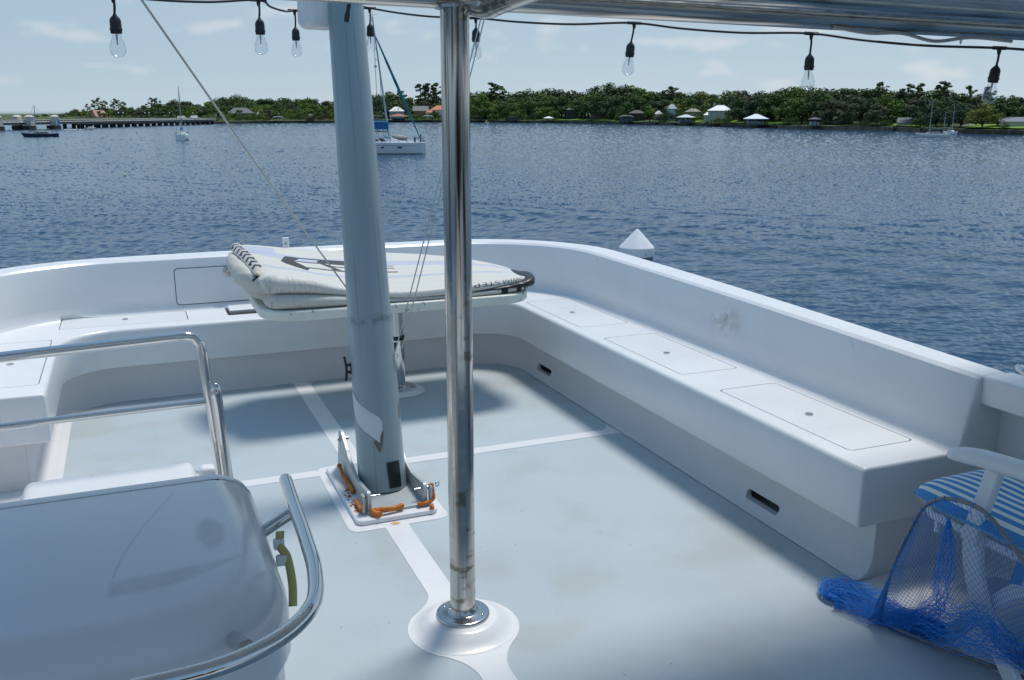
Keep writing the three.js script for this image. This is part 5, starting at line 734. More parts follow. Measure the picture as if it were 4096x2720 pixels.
  part('upper_layer', skin([[0.60, -4.74, 0.715, 0.785, -5.33, 0.885, 0.83], [0.635, -4.71, 0.708, 0.805, -5.36, 0.890, 0.80], [0.71, -4.70, 0.702, 0.800, -5.38, 0.880, 0.74], [0.83, -4.695, 0.696, 0.778, -5.38, 0.862, 0.68], [0.95, -4.70, 0.682, 0.735, -5.38, 0.848, 0.65], [1.15, -4.69, 0.662, 0.696, -5.38, 0.825, 0.645], [1.35, -4.69, 0.640, 0.684, -5.38, 0.805, 0.64], [1.6, -4.69, 0.643, 0.690, -5.37, 0.780, 0.64], [1.85, -4.70, 0.655, 0.703, -5.33, 0.745, 0.645], [2.02, -4.75, 0.662, 0.702, -5.22, 0.712, 0.65], [2.10, -4.82, 0.668, 0.69, -5.08, 0.694, 0.66]], 12, -0.10, (t) => lerp(-0.034, -0.004, smooth(0.05, 0.7, t))), vinyl, o);
  const cv2 = document.createElement('canvas'); cv2.width = 1024; cv2.height = 256; const d = cv2.getContext('2d'); d.fillStyle = '#cbc8bf'; d.fillRect(0, 0, 1024, 256); for (let i = 0; i < 1500; i++) { const g = 110 + R() * 90; d.fillStyle = `rgba(${g},${g * 0.97},${g * 0.92},0.07)`; d.fillRect(R() * 1024, R() * 256, 1 + R() * 5, 10 + R() * 60); }
  d.fillStyle = '#1d1f26'; const blk = (x, w, k = 0) => { d.beginPath(); d.moveTo(x, 256); d.lineTo(x + w, 256); d.lineTo(x + w + k, 150); d.lineTo(x + k, 150); d.fill(); }; d.fillRect(772, 178, 64, 20); blk(806, 26); blk(868, 26); d.fillRect(868, 178, 64, 14); blk(918, 26); blk(955, 26, 22); blk(1000, 18, -18);
  const map2 = new THREE.CanvasTexture(cv2); map2.colorSpace = THREE.SRGBColorSpace; const vinyl2 = mat([0.95, 0.94, 0.92], 0.6, { map: map2, bumpMap: bmp, bumpScale: 0.0015 });
  part('lower_layer', skin([[0.60, -4.80, 0.632, 0.66, -5.2, 0.68, 0.632], [0.64, -4.71, 0.628, 0.700, -5.3, 0.70, 0.63], [0.72, -4.685, 0.627, 0.704, -5.35, 0.69, 0.628], [1.0, -4.68, 0.627, 0.680, -5.36, 0.67, 0.628], [1.25, -4.69, 0.627, 0.650, -5.36, 0.652, 0.628], [1.5, -4.69, 0.627, 0.640, -5.36, 0.645, 0.628], [1.8, -4.685, 0.628, 0.652, -5.3, 0.65, 0.628], [2.0, -4.72, 0.63, 0.665, -5.2, 0.66, 0.63], [2.09, -4.80, 0.636, 0.66, -5.1, 0.66, 0.636]]), vinyl2, o);
  part('black_fold', skin([[1.72, -4.70, 0.6515, 0.6545, -5.0, 0.655, 0.651], [1.85, -4.692, 0.653, 0.664, -5.05, 0.664, 0.652], [2.0, -4.70, 0.655, 0.684, -5.1, 0.68, 0.655], [2.07, -4.72, 0.648, 0.70, -5.1, 0.695, 0.65], [2.115, -4.80, 0.65, 0.70, -5.05, 0.69, 0.65], [2.125, -4.86, 0.66, 0.685, -5.0, 0.685, 0.66]]), mat([0.014, 0.014, 0.017], 0.42), o);
  const roll = (pts, r, fl) => { const cc = new THREE.CatmullRomCurve3(pts.map((p) => V(...p).sub(off))), rings = []; for (let i = 0; i <= 28; i++) { const t = i / 28, p = cc.getPoint(t), k = r * Math.pow(Math.sin(Math.PI * clamp(t * 0.94 + 0.03)), 0.55), ring = []; for (let a = 0; a < 18; a++) { const b = a / 18 * 6.283, w = 1 + 0.34 * (fbm(a * 0.6 + 3, t * 12, 4) - 0.5); ring.push(V(p.x + k * 0.8 * w * Math.cos(b), p.y + k * fl * w * Math.sin(b), p.z + 0.2 * k * Math.cos(b))); } rings.push(ring); } return loft(rings, { crease: 1.2 }); };
  part('end_roll', roll([[0.50, 0.83, -5.36], [0.505, 0.79, -5.15], [0.545, 0.75, -4.92], [0.66, 0.71, -4.80]], 0.060, 0.95), vinyl2, o);
  part('end_roll', roll([[0.56, 0.72, -5.25], [0.55, 0.70, -5.08], [0.60, 0.69, -4.90], [0.70, 0.68, -4.82]], 0.044, 0.9), vinyl2, o);
  for (const p of [[0.612, 0.735, -4.715], [0.624, 0.655, -4.735]]) { const q = V(...p).sub(off); part('eyelet_tie', at(new THREE.TorusGeometry(0.012, 0.0025, 6, 14), q.x, q.y, q.z, 0.2, 1.0, 0.4), M.steel, o); }
  // striped end flap with wrapped lettering
  const fc = document.createElement('canvas'); fc.width = 256; fc.height = 64; const fx = fc.getContext('2d'); fx.fillStyle = '#c9c5bc'; fx.fillRect(0, 0, 256, 64); fx.fillStyle = '#23252c'; for (let i = 0; i < 8; i++) { fx.save(); fx.translate(16 + i * 31, 32); fx.transform(1, 0, -0.35, 1, 0, 0); fx.fillRect(-5, -26, 11, 52); if (i % 2) fx.fillRect(-5, -26, 20, 12); if (i % 3 === 0) fx.fillRect(-2, 10, 16, 10); fx.restore(); }
  const fm = new THREE.CanvasTexture(fc); fm.colorSpace = THREE.SRGBColorSpace;
  const fl = []; for (let i = 0; i <= 12; i++) { const t = i / 12, p = V(lerp(0.508, 0.580, t), lerp(0.893, 0.822, t) + 0.012 * Math.sin(Math.PI * t), lerp(-5.34, -4.88, t)).sub(off); fl.push([p.clone().add(V(-0.016, -0.028, 0.02)), p.clone().add(V(0, 0.004, 0.006)), p.clone().add(V(0.03, 0.008, 0))]); }
  part('lettered_hem', loft(fl, { caps: false, closedRing: false, crease: 1.5 }), mat([1, 1, 1], 0.6, { map: fm }), o);
}
// ---------------------------------------------------------------- moulded bar cabinet with hinged lid and grab rail
{
  const o = thing('bar_cabinet', 'glossy grey white cabinet with hinged lid and curved steel grab rail', 'cabinet', [-0.4, 0, -1.62]), L = (g) => g.translate(0.4, 0, 1.62);
  const lidTex = tex(512, 512, (x, y, i, j) => { const n = fbm(x * 6, y * 6, 5), k = 0.95 + 0.05 * n; return [k, k, k]; });
  const lidM = mat([0.72, 0.75, 0.785], 0.28, { clearcoat: 0.6, clearcoatRoughness: 0.10, map: lidTex });
  const outline = (g, z0) => roundedShape(-1.1, 0.192 - g, z0, -1.305 - g, [0.02, 0.045, 0.19, 0.02]);
  // dried spill marks on the lid: thin film outlines
  const lidRing = (g, y) => { const z0 = -1.898, x1 = 0.192 - g, z1 = -1.305 - g, r = 0.19 - g * 0.6, rf = 0.004, pts = [V(-1.1, y, z0)]; for (let i = 0; i <= 8; i++) { const a = -Math.PI / 2 + i / 8 * Math.PI / 2; pts.push(V(x1 - rf + rf * Math.cos(a), y, z0 + rf + rf * Math.sin(a))); } for (let i = 0; i <= 16; i++) { const a = i / 16 * Math.PI / 2; pts.push(V(x1 - r + r * Math.cos(a), y, z1 - r + r * Math.sin(a))); } pts.push(V(-1.1, y, z1)); return pts; };
  part('lid', uvXZ(L(loft([[0.012, 0.702], [0, 0.712], [0, 0.775], [0.003, 0.798], [0.010, 0.818], [0.022, 0.836], [0.040, 0.850], [0.062, 0.8585], [0.085, 0.862]].map(([g, yy]) => lidRing(g, yy)), { crease: 0.6 }))), lidM, o);
  const shelfRing = (g, y) => { const z0 = -1.968 + g * 0.45, z1 = -1.9035, x1 = 0.192 - g, r = 0.055 - g * 0.45, pts = [V(-1.1, y, z0)]; for (let i = 0; i <= 10; i++) { const a = -Math.PI / 2 + i / 10 * Math.PI / 2; pts.push(V(x1 - r + r * Math.cos(a), y, z0 + r + r * Math.sin(a))); } pts.push(V(x1, y, z1), V(-1.1, y, z1)); return pts; };
  part('rear_shelf', uvXZ(L(loft([[0.012, 0.702], [0, 0.712], [0, 0.775], [0.003, 0.798], [0.010, 0.818], [0.022, 0.836], [0.040, 0.850], [0.062, 0.8585], [0.085, 0.8615]].map(([g, yy]) => shelfRing(g, yy)), { crease: 0.6 }))), lidM, o);
  const hg = part('piano_hinge', L(boxBetween(-1.1, 0.12, 0.846, 0.861, -1.9028, -1.8982)), M.rubber, o); for (let i = 0; i < 40; i++) part('hinge_knuckle', L(at(new THREE.CylinderGeometry(0.0028, 0.0028, 0.026, 8), -1.08 + i * 0.030, 0.8605, -1.9005, 0, 0, Math.PI / 2)), M.steel, hg);
  part('body', uvXZ(L(slab(outline(0.012, -1.955), 0.0, 0.692, 0.01, 3))), M.gelGloss, o); part('seam_gasket', L(slab(outline(0.018, -1.95), 0.690, 0.702)), M.rubber, o);
  const y = 0.838, pts = [[0.256, -1.90], [0.250, -1.76], [0.245, -1.60], [0.236, -1.46], [0.212, -1.355], [0.158, -1.285], [0.07, -1.238], [-0.05, -1.226], [-0.3, -1.224], [-1.0, -1.224]].map(([a, b]) => V(a, y, b));
  const rail = part('grab_rail', merge([L(tube(pts, 0.0135, 140, 18)), L(at(new THREE.SphereGeometry(0.0135, 14, 10), 0.256, y, -1.90))]), M.chrome, o);
  for (const [a, b] of [[V(0.186, 0.80, -1.742), V(0.250, y - 0.004, -1.742)], [onY(905, 2540, 0.80), onY(985, 2592, y)], [V(-0.45, 0.79, -1.31), V(-0.45, y, -1.23)]]) part('rail_standoff', L(rod(a, b, 0.0125, 16)), M.chrome, rail);
  const yl = mat([0.48, 0.44, 0.15], 0.45), a = onX(1120, 2125, 0.207), b = onX(1172, 2425, 0.214); const yg = part('yellow_handle', L(tube([a, a.clone().lerp(b, 0.2).add(V(-0.004, 0, 0)), a.clone().lerp(b, 0.33).add(V(0.004, 0, 0)), a.clone().lerp(b, 0.7).add(V(0.006, 0, 0)), b], 0.008, 40, 10)), yl, o); for (const t of [0.16, 0.38]) { const p = a.clone().lerp(b, t); part('handle_clip', L(box(0.02, 0.02, 0.014, p.x - 0.006, p.y, p.z, 0.003)), M.white, yg); }
  // dried spill film on the lid top (matter with an outline)
  const film = tex(512, 512, (x, yy) => { const y2 = 1 - yy, q = (a2, b2, r) => Math.hypot(x - a2, (y2 - b2)) - r, n = (fbm(x * 12, y2 * 12, 4) - 0.5) * 0.04; const blotch = (Math.hypot((x - 0.80) / 0.062, (y2 - 0.48) / 0.125) - 1) * 0.08 + n * 0.9; const swoosh = Math.max(Math.abs(y2 - (0.79 - 0.16 * Math.pow((x - 0.45) * 1.6, 2) * (x > 0.45 ? 1 : 0))) - 0.055 + 0.05 * smooth(0.55, 1, x), 0.38 - x) + n * 0.4, line = Math.abs(x - (0.40 + 0.30 * Math.pow(clamp(1 - y2 / 0.72), 1.4))) - 0.0035; const m = Math.max(1 - smooth(-0.02, 0.02, blotch), (1 - smooth(-0.02, 0.015, swoosh)) * 0.9, y2 < 0.72 && y2 > 0.06 ? (1 - smooth(0, 0.004, line)) * 0.9 : 0); return [0.52, 0.55, 0.55, clamp(m) * (0.06 + 0.16 * fbm(x * 20, yy * 20, 4))]; });
  part('spill_film', L(new THREE.PlaneGeometry(0.40, 0.50).rotateX(-Math.PI / 2).translate(-0.04, 0.8635, -1.625)), mat([1, 1, 1], 0.6, { map: film, transparent: true }), o);
}
// ---------------------------------------------------------------- white hatch cover and steel guard rail round the stairwell
{
  const o = thing('hatch_cover', 'bright white hatch cover between the cabinet and the steel guard rail', 'hatch cover', [-0.13, 0, -2.8]);
  part('cover', at(box(0.50, 0.50, 0.48, 0, 0.25, 0, 0.03), 0, 0, 0, 0.02, 0, 0), M.gel, o); part('rim', box(0.53, 0.46, 0.50, 0, 0.23, 0, 0.015), M.gel, o); part('knob', box(0.05, 0.05, 0.05, 0.285, 0.475, -0.16, 0.015), M.white, o);
  const z = -3.1, r = thing('guard_rail', 'polished steel guard rail with two bars and double corner post', 'railing', [0.19, 0, z]), Lr = (g) => g.translate(-0.19, 0, -z);
  part('top_rail', Lr(bent([V(-1.0, 0.862, z), V(0.172, 0.902, z), V(0.205, 0.42, z), V(0.213, 0.004, z)], 0.05, 0.0165, 18)), M.chrome, r);
  part('middle_rail', Lr(rod(V(-1.0, 0.655, z), V(0.182, 0.672, z), 0.0115, 16)), M.chrome, r);
  part('return_post', Lr(bent([V(0.208, 0.70, z + 0.028), V(0.224, 0.40, z + 0.024), V(0.232, 0.004, z + 0.022)], 0.05, 0.0175, 18)), M.chrome, r);
  const cap = part('return_end', Lr(at(new THREE.SphereGeometry(0.018, 20, 14).scale(1, 2.0, 0.8), 0.207, 0.705, z + 0.03)), M.chrome, r);
  for (const [x, zz] of [[0.213, z], [0.232, z + 0.022]]) part('foot_flange', Lr(cyl(0.035, 0.034, 0.006, x, 0.004, zz)), M.steel, r);
}
// ---------------------------------------------------------------- white folding chair with striped cushion
{
  const X0 = 2.165, X1 = 2.715, o = thing('folding_chair', 'white plastic folding chair with rounded armrests in the corner', 'chair', [2.44, 0.004, -1.7]), L = (g) => g.translate(-2.44, -0.004, 1.7), wm = mat([0.74, 0.76, 0.78], 0.42);
  const arm = (x) => { const rings = []; for (const [z, y, w, t] of [[-1.905, 0.618, 0.004, 0.006], [-1.90, 0.620, 0.020, 0.016], [-1.87, 0.628, 0.030, 0.022], [-1.80, 0.640, 0.034, 0.024], [-1.66, 0.652, 0.035, 0.024], [-1.50, 0.650, 0.034, 0.024], [-1.38, 0.640, 0.030, 0.022], [-1.34, 0.636, 0.02, 0.015]]) { const ring = []; for (let a = 0; a < 16; a++) { const q = a / 16 * 6.283, c = Math.cos(q), s = Math.sin(q); ring.push(V(x + w * Math.sign(c) * Math.pow(Math.abs(c), 0.7), y + t * Math.sign(s) * Math.pow(Math.abs(s), 0.7), z)); } rings.push(ring); } return loft(rings, { crease: 1 }); };
  const leg = (x, pts, w, t) => { const c = new THREE.CatmullRomCurve3(pts.map(([z, y]) => V(0, y, z))), rings = []; for (let i = 0; i <= 22; i++) { const p = c.getPoint(i / 22), d = c.getTangent(i / 22), n = V(0, -d.z, d.y), k = Array.isArray(w) ? lerp(w[0], w[1], i / 22) : w; rings.push([[-1, -1], [-0.6, -1.25], [0.6, -1.25], [1, -1], [1, 1], [0.6, 1.25], [-0.6, 1.25], [-1, 1]].map(([a, b]) => V(x + a * t, p.y + n.y * b * k * 0.8, p.z + n.z * b * k * 0.8))); } return loft(rings, { crease: 0.5 }); };
  for (const x of [X0 + 0.03, X1 - 0.03]) {
    part('armrest', L(arm(x)), wm, o);
    part('arm_support', L(leg(x, [[-1.745, 0.632], [-1.77, 0.52], [-1.79, 0.44], [-1.80, 0.38]], [0.024, 0.028], 0.014)), wm, o);
    part('leg', L(leg(x + (x < 2.4 ? 0.02 : -0.02), [[-1.80, 0.43], [-1.80, 0.33], [-1.755, 0.20], [-1.68, 0.10], [-1.61, 0.012]], [0.034, 0.026], 0.014)), wm, o);
    part('leg', L(leg(x + (x < 2.4 ? 0.05 : -0.05), [[-1.40, 0.63], [-1.52, 0.42], [-1.70, 0.24], [-1.88, 0.012]], [0.022, 0.024], 0.012)), wm, o);
  }
  part('stretcher', L(boxBetween(X0 + 0.07, X1 - 0.07, 0.075, 0.125, -1.845, -1.815, 0.01)), wm, o);
  part('rear_stretcher', L(boxBetween(X0 + 0.05, X1 - 0.05, 0.06, 0.11, -1.67, -1.64, 0.01)), wm, o);
  part('seat', L(slab(roundedShape(X0 + 0.05, X1 - 0.05, -2.03, -1.46, [0.08, 0.08, 0.02, 0.02]), 0.375, 0.405, 0.008)), wm, o);
  part('seat_apron', L(boxBetween(X0 + 0.09, X1 - 0.09, 0.315, 0.376, -1.99, -1.97, 0.008)), wm, o);
  for (let i = 0; i < 7; i++) { const x = X0 + 0.07 + i * 0.068; part('back_slat', L(leg(x, [[-1.47, 0.42], [-1.40, 0.70], [-1.30, 1.02]], 0.022, 0.022)), wm, o); }
  part('top_rail', L(boxBetween(X0 + 0.02, X1 - 0.02, 1.0, 1.06, -1.315, -1.28, 0.012)), wm, o);
  // cushion
  const st = tex(256, 64, (x) => { const k = (x * 13.5) % 1, b = k < 0.5; return b ? [0.30, 0.57, 0.80] : [0.92, 0.93, 0.90]; });
  const cu = thing('seat_cushion', 'blue and white striped seat cushion on the white folding chair', 'cushion', [2.44, 0.406, -1.76]), rings = [], NX = 36, NZ = 28, pos = [], uv = [], idx = [];
  const H = (a, b) => Math.pow(Math.max(0, 1 - Math.pow(Math.abs(a), 5)), 0.45) * Math.pow(Math.max(0, 1 - Math.pow(Math.abs(b), 6)), 0.45);
  const face = (up) => { const k = pos.length / 3; for (let i = 0; i <= NX; i++) for (let j = 0; j <= NZ; j++) { let a = i / NX * 2 - 1, b = j / NZ * 2 - 1; const h = H(a, b), pu = up ? 0.034 + 0.046 * h - 0.006 * Math.exp(-(a * a + b * b) * 9) : 0.034 - 0.033 * h, rd = 1 - 0.10 * Math.pow(Math.abs(a * b), 3); pos.push(a * 0.262 * rd, pu, b * 0.305 * rd); uv.push(i / NX, j / NZ); if (i && j) { const q = k + i * (NZ + 1) + j; idx.push(q, q - NZ - 1, q - 1, q - 1, q - NZ - 1, q - NZ - 2); } } };
  const make = (up) => { pos.length = uv.length = idx.length = 0; face(up); return meshOf([...pos], [...idx], [...uv]); };
  part('striped_top', make(true), mat([1, 1, 1], 0.8, { map: st }), cu); part('underside', make(false), mat([0.48, 0.48, 0.42], 0.85, { map: smudge }), cu);
  const pipe = []; for (let i = 0; i <= 60; i++) { const t = i / 60 * 6.283, c = Math.cos(t), s = Math.sin(t), a = Math.sign(c) * Math.pow(Math.abs(c), 0.35), b = Math.sign(s) * Math.pow(Math.abs(s), 0.35), rd = 1 - 0.10 * Math.pow(Math.abs(a * b), 3); pipe.push(V(a * 0.264 * rd, 0.034, b * 0.307 * rd)); } part('piping', tube(pipe.slice(0, -1), 0.004, 160, 6, true), mat([0.18, 0.42, 0.66], 0.8), cu);
  part('tie_ribbon', loft([[V(-0.20, 0.03, 0.10), V(-0.20, 0.03, 0.13)], [V(-0.225, -0.03, 0.10), V(-0.22, -0.03, 0.13)], [V(-0.23, -0.10, 0.09), V(-0.225, -0.09, 0.125)]], { caps: false, closedRing: false }), mat([0.10, 0.28, 0.55], 0.8), cu);
}
// ---------------------------------------------------------------- landing net leaning on the chair
{
  const o = thing('landing_net', 'landing net with grey hoop and blue mesh bag trailing on the deck', 'fishing net', [2.12, 0.004, -1.95]), off = V(2.12, 0.004, -1.95);
  const up = [onY(3522, 2462, 0.018), onX(3535, 2400, 2.118), onX(3560, 2300, 2.122), onX(3640, 2120, 2.128), onX(3695, 2030, 2.130), onX(3745, 2000, 2.131), onX(3810, 1997, 2.132), onX(3930, 2042, 2.135), onX(4010, 2130, 2.138), onX(4096, 2250, 2.14), onX(4180, 2390, 2.145)];
  const low = [onY(3522, 2462, 0.018), onY(3560, 2500, 0.016), onY(3700, 2563, 0.016), onY(3900, 2640, 0.016), onY(4096, 2710, 0.016), onY(4250, 2770, 0.016)];
  const sub = (l) => l.map((p) => p.clone().sub(off));
  part('hoop', tube([...sub(low).reverse(), ...sub(up).slice(1)], 0.0065, 180, 12), mat([0.23, 0.22, 0.22], 0.5, { metalness: 0.4 }), o);
  const cu = new THREE.CatmullRomCurve3(up), cl = new THREE.CatmullRomCurve3(low), R = rng(3);
  const threads = (lines, r) => { const pos = [], idx = []; for (const l of lines) { let prev = -1; for (let i = 0; i < l.length; i++) { const d = l[Math.min(i + 1, l.length - 1)].clone().sub(l[Math.max(0, i - 1)]).normalize(), a = V(0.3, 0.8, 0.52).cross(d).normalize(), b = a.clone().cross(d), k = pos.length / 3; for (let m = 0; m < 3; m++) { const q = m * 2.0944; pos.push(l[i].x - off.x + r * (a.x * Math.cos(q) + b.x * Math.sin(q)), l[i].y - off.y + r * (a.y * Math.cos(q) + b.y * Math.sin(q)), l[i].z - off.z + r * (a.z * Math.cos(q) + b.z * Math.sin(q))); } if (prev >= 0) for (let m = 0; m < 3; m++) { const n = (m + 1) % 3; idx.push(prev + m, prev + n, k + m, prev + n, k + n, k + m); } prev = k; } } return meshOf(pos, idx); };
  const blue = mat([0.015, 0.28, 0.84], 0.5), paleBlue = mat([0.02, 0.22, 0.66], 0.5);
  // mesh hung in the hoop, gathered toward the foot
  const surf = (s, t) => { const a = cu.getPoint(clamp(s, 0, 1)), b = cl.getPoint(clamp(s, 0, 1)), g = 0.05 + 0.9 * t, p = a.clone().lerp(b, g), fold = 0.012 * Math.sin(s * 42 + t * 5) * t; p.x += -0.05 * Math.sin(Math.PI * t) + fold; p.y += -0.02 * Math.sin(Math.PI * t) * (1 - t); p.y = Math.max(0.014, p.y); return p; };
  const lines = [], NL = 46; for (let i = -NL; i < NL * 2; i++) for (const dir of [1, -1]) { const l = []; for (let j = 0; j <= 44; j++) { const t = j / 44, s = (i + 0.5) / NL * 0.9 + dir * t * 0.42; if (s > 0.02 && s < 0.99) l.push(surf(s, t)); } if (l.length > 3) lines.push(l); }
  part('mesh_panel', threads(lines, 0.00075), paleBlue, o).userData = { kind: 'stuff' };
  // lashings round the hoop
  const lash = []; for (let i = 1; i < 30; i++) { const s = i / 31 * 0.94, a = cu.getPoint(s), b = surf(s + 0.012 * (R() - 0.5), 0.02 + 0.03 * R()), c = surf(s + 0.02, 0.0); lash.push([a.clone().add(V(-0.008, 0, 0)), a.clone().lerp(b, 0.5).add(V(-0.006, 0.008 * R(), 0)), b], [a.clone().add(V(0.0, 0.006, 0)), c]); } part('lashings', threads(lash, 0.001), blue, o).userData = { kind: 'stuff' };
  for (let i = 1; i < 16; i++) { const s = i / 17 * 0.95, p = cu.getPoint(s).sub(off), t = cu.getTangent(s); const g = new THREE.TorusGeometry(0.0075, 0.0014, 6, 14); g.applyQuaternion(new THREE.Quaternion().setFromUnitVectors(V(0, 0, 1), t)); g.translate(p.x, p.y, p.z); part('knot', g, blue, o); }
  // the bag: bunched mesh trailing out over the deck
  const sock = (pts, rad, nl, seg, twist, squash, rr) => { const c = new THREE.CatmullRomCurve3(pts), ls = []; for (let i = 0; i < nl; i++) for (const dir of [1, -1]) { const l = []; for (let j = 0; j <= seg; j++) { const t = j / seg, p = c.getPoint(t), d = c.getTangent(t), n = V(-d.z, 0, d.x).normalize(), r = rad(t) * (1 + 0.25 * Math.sin(i * 2.1 + t * 13) + 0.16 * Math.sin(t * 31 + i)), a = i / nl * 6.283 + dir * t * twist; l.push(V(p.x + n.x * r * Math.cos(a), Math.max(0.007, p.y + r * squash * Math.sin(a)), p.z + n.z * r * Math.cos(a))); } ls.push(l); } return threads(ls, rr); };
  const F = (u, v, y) => onY(u, v, y);
  const tail = [F(3800, 2520, 0.03), F(3660, 2490, 0.03), F(3540, 2450, 0.03), F(3430, 2395, 0.03), F(3350, 2365, 0.03), F(3292, 2380, 0.026)];
  const bell = (t) => (0.018 + 0.062 * Math.pow(Math.sin(Math.PI * clamp(0.10 + t * 0.72)), 1.5) * (0.5 + 0.6 * t)) * Math.sqrt(Math.max(0.0, 1 - Math.pow(clamp((t - 0.7) / 0.3), 3)));
  part('mesh_bag', merge([sock(tail, bell, 34, 70, 2.6, 0.52, 0.0008), sock(tail, (t) => bell(t) * 0.8, 24, 70, 3.4, 0.5, 0.0008), sock(tail, (t) => bell(t) * 0.5, 16, 70, 4.2, 0.55, 0.0008)]), blue, o).userData = { kind: 'stuff' };
  const gather = [onX(3795, 2075, 2.115), onX(3790, 2180, 2.10), onX(3768, 2330, 2.085), onX(3735, 2420, 2.075), F(3650, 2470, 0.04), F(3560, 2470, 0.03)];
  part('mesh_gather', sock(gather, (t) => 0.004 + 0.036 * Math.pow(Math.sin(Math.PI * clamp(t * 0.9)), 1.2) * 0.75, 16, 50, 3, 0.8, 0.0007), blue, o).userData = { kind: 'stuff' };
  const skirt = [F(3560, 2478, 0.03), F(3680, 2500, 0.04), onX(3820, 2500, 2.10), onX(3980, 2560, 2.12), F(4150, 2680, 0.04)];
  part('mesh_skirt', merge([sock(skirt, (t) => 0.022 + 0.04 * Math.sin(Math.PI * t), 28, 60, 3, 1.0, 0.0007), sock(skirt, (t) => 0.014 + 0.026 * Math.sin(Math.PI * t), 16, 60, 3.6, 1.0, 0.0007)]), blue, o).userData = { kind: 'stuff' };
}
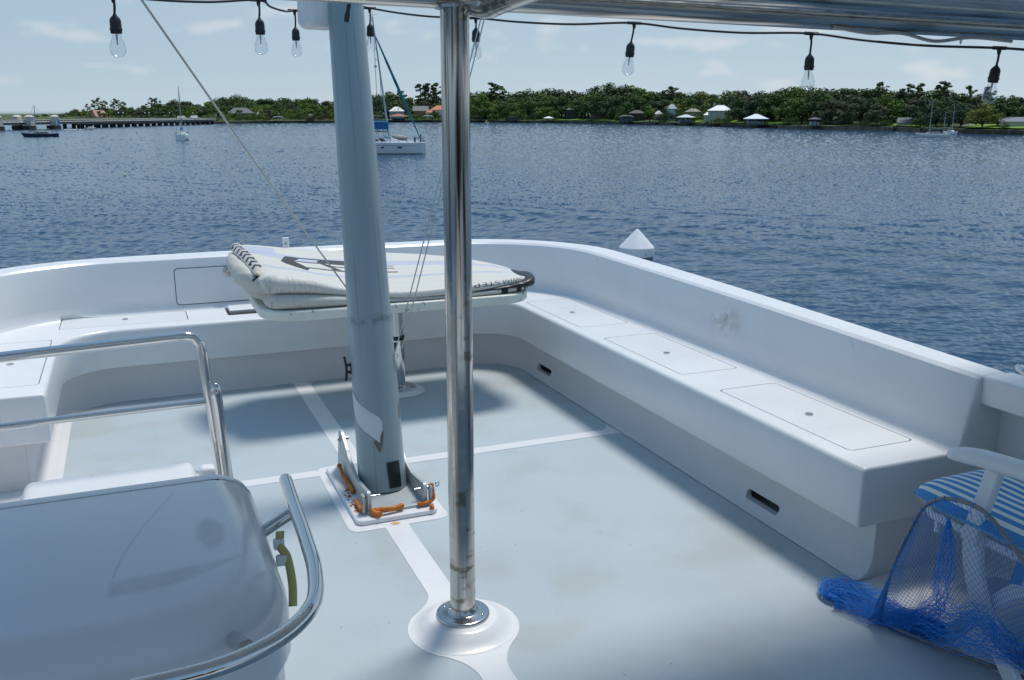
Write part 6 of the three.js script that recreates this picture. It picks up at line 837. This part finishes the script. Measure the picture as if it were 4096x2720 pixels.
// ---------------------------------------------------------------- string lights
{
  const onAxis = (u, v, d) => rayOf(u, v).multiplyScalar(d).add(V(0, EYE, 0));
  const spec = [[451, -18, 2.7, 0.050, 0.0], [1033, 0, 3.2, 0.058, 0], [1178, 42, 3.94, 0.066, 0], [1478, 32, 4.09, 0.064, 0], [1903, 72, 3.73, 0.036, 0], [2537, 92, 3.46, 0.066, 0.10], [3246, 134, 3.2, 0.066, 0.0], [3998, 192, 3.0, 0.052, 0.16]];
  const C = spec.map((s) => onAxis(s[0], s[1], s[2])), o = thing('string_light', 'black cord of clear bulbs strung from the hardtop to the mast', 'string lights', C[3].toArray()), off = C[3].clone();
  const path = [V(-1.25, 1.905, -2.53), C[0]];
  for (let i = 1; i < C.length; i++) { const a = C[i - 1], b = C[i], sag = i === 3 ? 0.0 : 0.016 * a.distanceTo(b); if (i === 3) path.push(a.clone().lerp(b, 0.5).add(V(0, 0.01, 0.16))); else { path.push(a.clone().lerp(b, 0.28).add(V(0, -sag * 0.9, 0)), a.clone().lerp(b, 0.62).add(V(0, -sag * 1.1, 0))); } path.push(b); }
  path.push(V(2.92, 1.80, -2.27), V(3.2, 1.862, -2.50));
  part('cord', tube(path.map((p) => p.sub(off)), 0.0042, 420, 8), M.black, o);
  const socketG = lathe([[0.0035, 0], [0.0055, -0.002], [0.007, -0.006], [0.0125, -0.011], [0.0165, -0.018], [0.0175, -0.026], [0.0175, -0.044], [0.0195, -0.0455], [0.0195, -0.0485], [0.0178, -0.050], [0.0172, -0.060], [0.013, -0.060]], 24);
  const bulbG = lathe([[0.0128, -0.060], [0.0140, -0.066], [0.0175, -0.078], [0.0218, -0.090], [0.0248, -0.101], [0.0252, -0.109], [0.0232, -0.1185], [0.0185, -0.1265], [0.0105, -0.1315], [0.0005, -0.133], [0.0005, -0.1321], [0.0102, -0.1307], [0.0179, -0.1258], [0.0224, -0.118], [0.0243, -0.109], [0.0239, -0.1013], [0.0210, -0.0904], [0.0167, -0.0784], [0.0132, -0.0664], [0.0120, -0.060]], 40);
  const filG = merge([cyl(0.0032, 0.0032, 0.016, 0, -0.078, 0, 10), cyl(0.0018, 0.0026, 0.018, 0, -0.095, 0, 8)]), glass = mat([0.96, 0.97, 0.98], 0.01, { transmission: 1, thickness: 0, ior: 1.45 }), stem = mat([0.62, 0.46, 0.36], 0.5);
  spec.forEach(([u, v, d, drop, lean], i) => {
    const p = C[i].clone().sub(off.lengthSq() ? (i === 3 ? V(0, 0, 0) : V(0, 0, 0)) : V(0, 0, 0)); const foot = V(p.x + (i === 5 ? -0.008 : 0) - lean * drop * 0.4, p.y - drop, p.z);
    const tee = part('cord_tee', [rod(V(p.x - 0.028, p.y, p.z), V(p.x + 0.028, p.y, p.z), 0.0062, 10), rod(V(p.x, p.y + 0.002, p.z), V(p.x, p.y - 0.02, p.z), 0.0085, 10, 0.005)], M.black, o);
    part('drop_cord', tube([p, p.clone().lerp(foot, 0.5).add(V(0.002, 0, 0)), foot], 0.0036, 14, 8), M.black, tee);
    const s = part('lamp_holder', socketG, M.black, o); s.position.copy(foot); s.rotation.z = -lean; s.scale.setScalar(0.93); part('glass_bulb', bulbG, glass, s); part('filament_stem', filG, stem, s);
  });
}
// ---------------------------------------------------------------- capped mooring pile beyond the corner, bright rod holder outside
{
  const p = onZ(2545, 1040, -6.6), o = thing('mooring_pile', 'grey mooring pile with white cone cap just beyond the bulwark', 'mooring pile', [p.x, WATER, p.z]), top = onZ(2545, 1010, -6.6).y - WATER;
  const woodT = tex(256, 256, (x, y) => { const n = fbm(x * 40, y * 4, 5, 40), k = 0.62 + 0.3 * n; return [k, k * 0.99, k * 0.96]; });
  part('pile', cyl(0.15, 0.136, top + 1.5, 0, -1.5, 0, 32), mat([0.36, 0.38, 0.40], 0.85, { map: woodT }), o);
  const cap = part('cone_cap', lathe([[0.001, 0.165], [0.01, 0.162], [0.140, 0.020], [0.146, 0.010], [0.1465, -0.052], [0.142, -0.054]], 40).translate(0, top + 0.03, 0), mat([0.80, 0.81, 0.82], 0.4, { map: smudge }), o);
  for (let i = 0; i < 6; i++) { const a = i / 6 * 6.283 + 0.5; part('nail', at(new THREE.SphereGeometry(0.005, 8, 6), 0.147 * Math.cos(a), top + 0.0, 0.147 * Math.sin(a)), mat(lin(120, 82, 56), 0.7), cap); }
  const q = onX(4058, 1466, 3.05), e = q.clone().add(V(0.02, -0.06, 0.30)), h = thing('rod_holder', 'polished steel rod holder tip just outside the side rail', 'rod holder', q.toArray()); part('tube', loft([[0, 0.003], [0.012, 0.016], [0.05, 0.024], [0.18, 0.026], [0.3, 0.026]].map(([t, r]) => { const c = q.clone().lerp(e, t / 0.3).sub(q), ring = []; for (let a = 0; a < 18; a++) ring.push(V(c.x + r * Math.cos(a / 18 * 6.283), c.y + r * Math.sin(a / 18 * 6.283), c.z)); return ring; }), { crease: 1 }), M.chrome, h); part('bracket', boxBetween(-0.20, 0, -0.085, -0.065, 0.20, 0.26, 0.004), M.steel, h);
}
renderer.render(scene, camera);
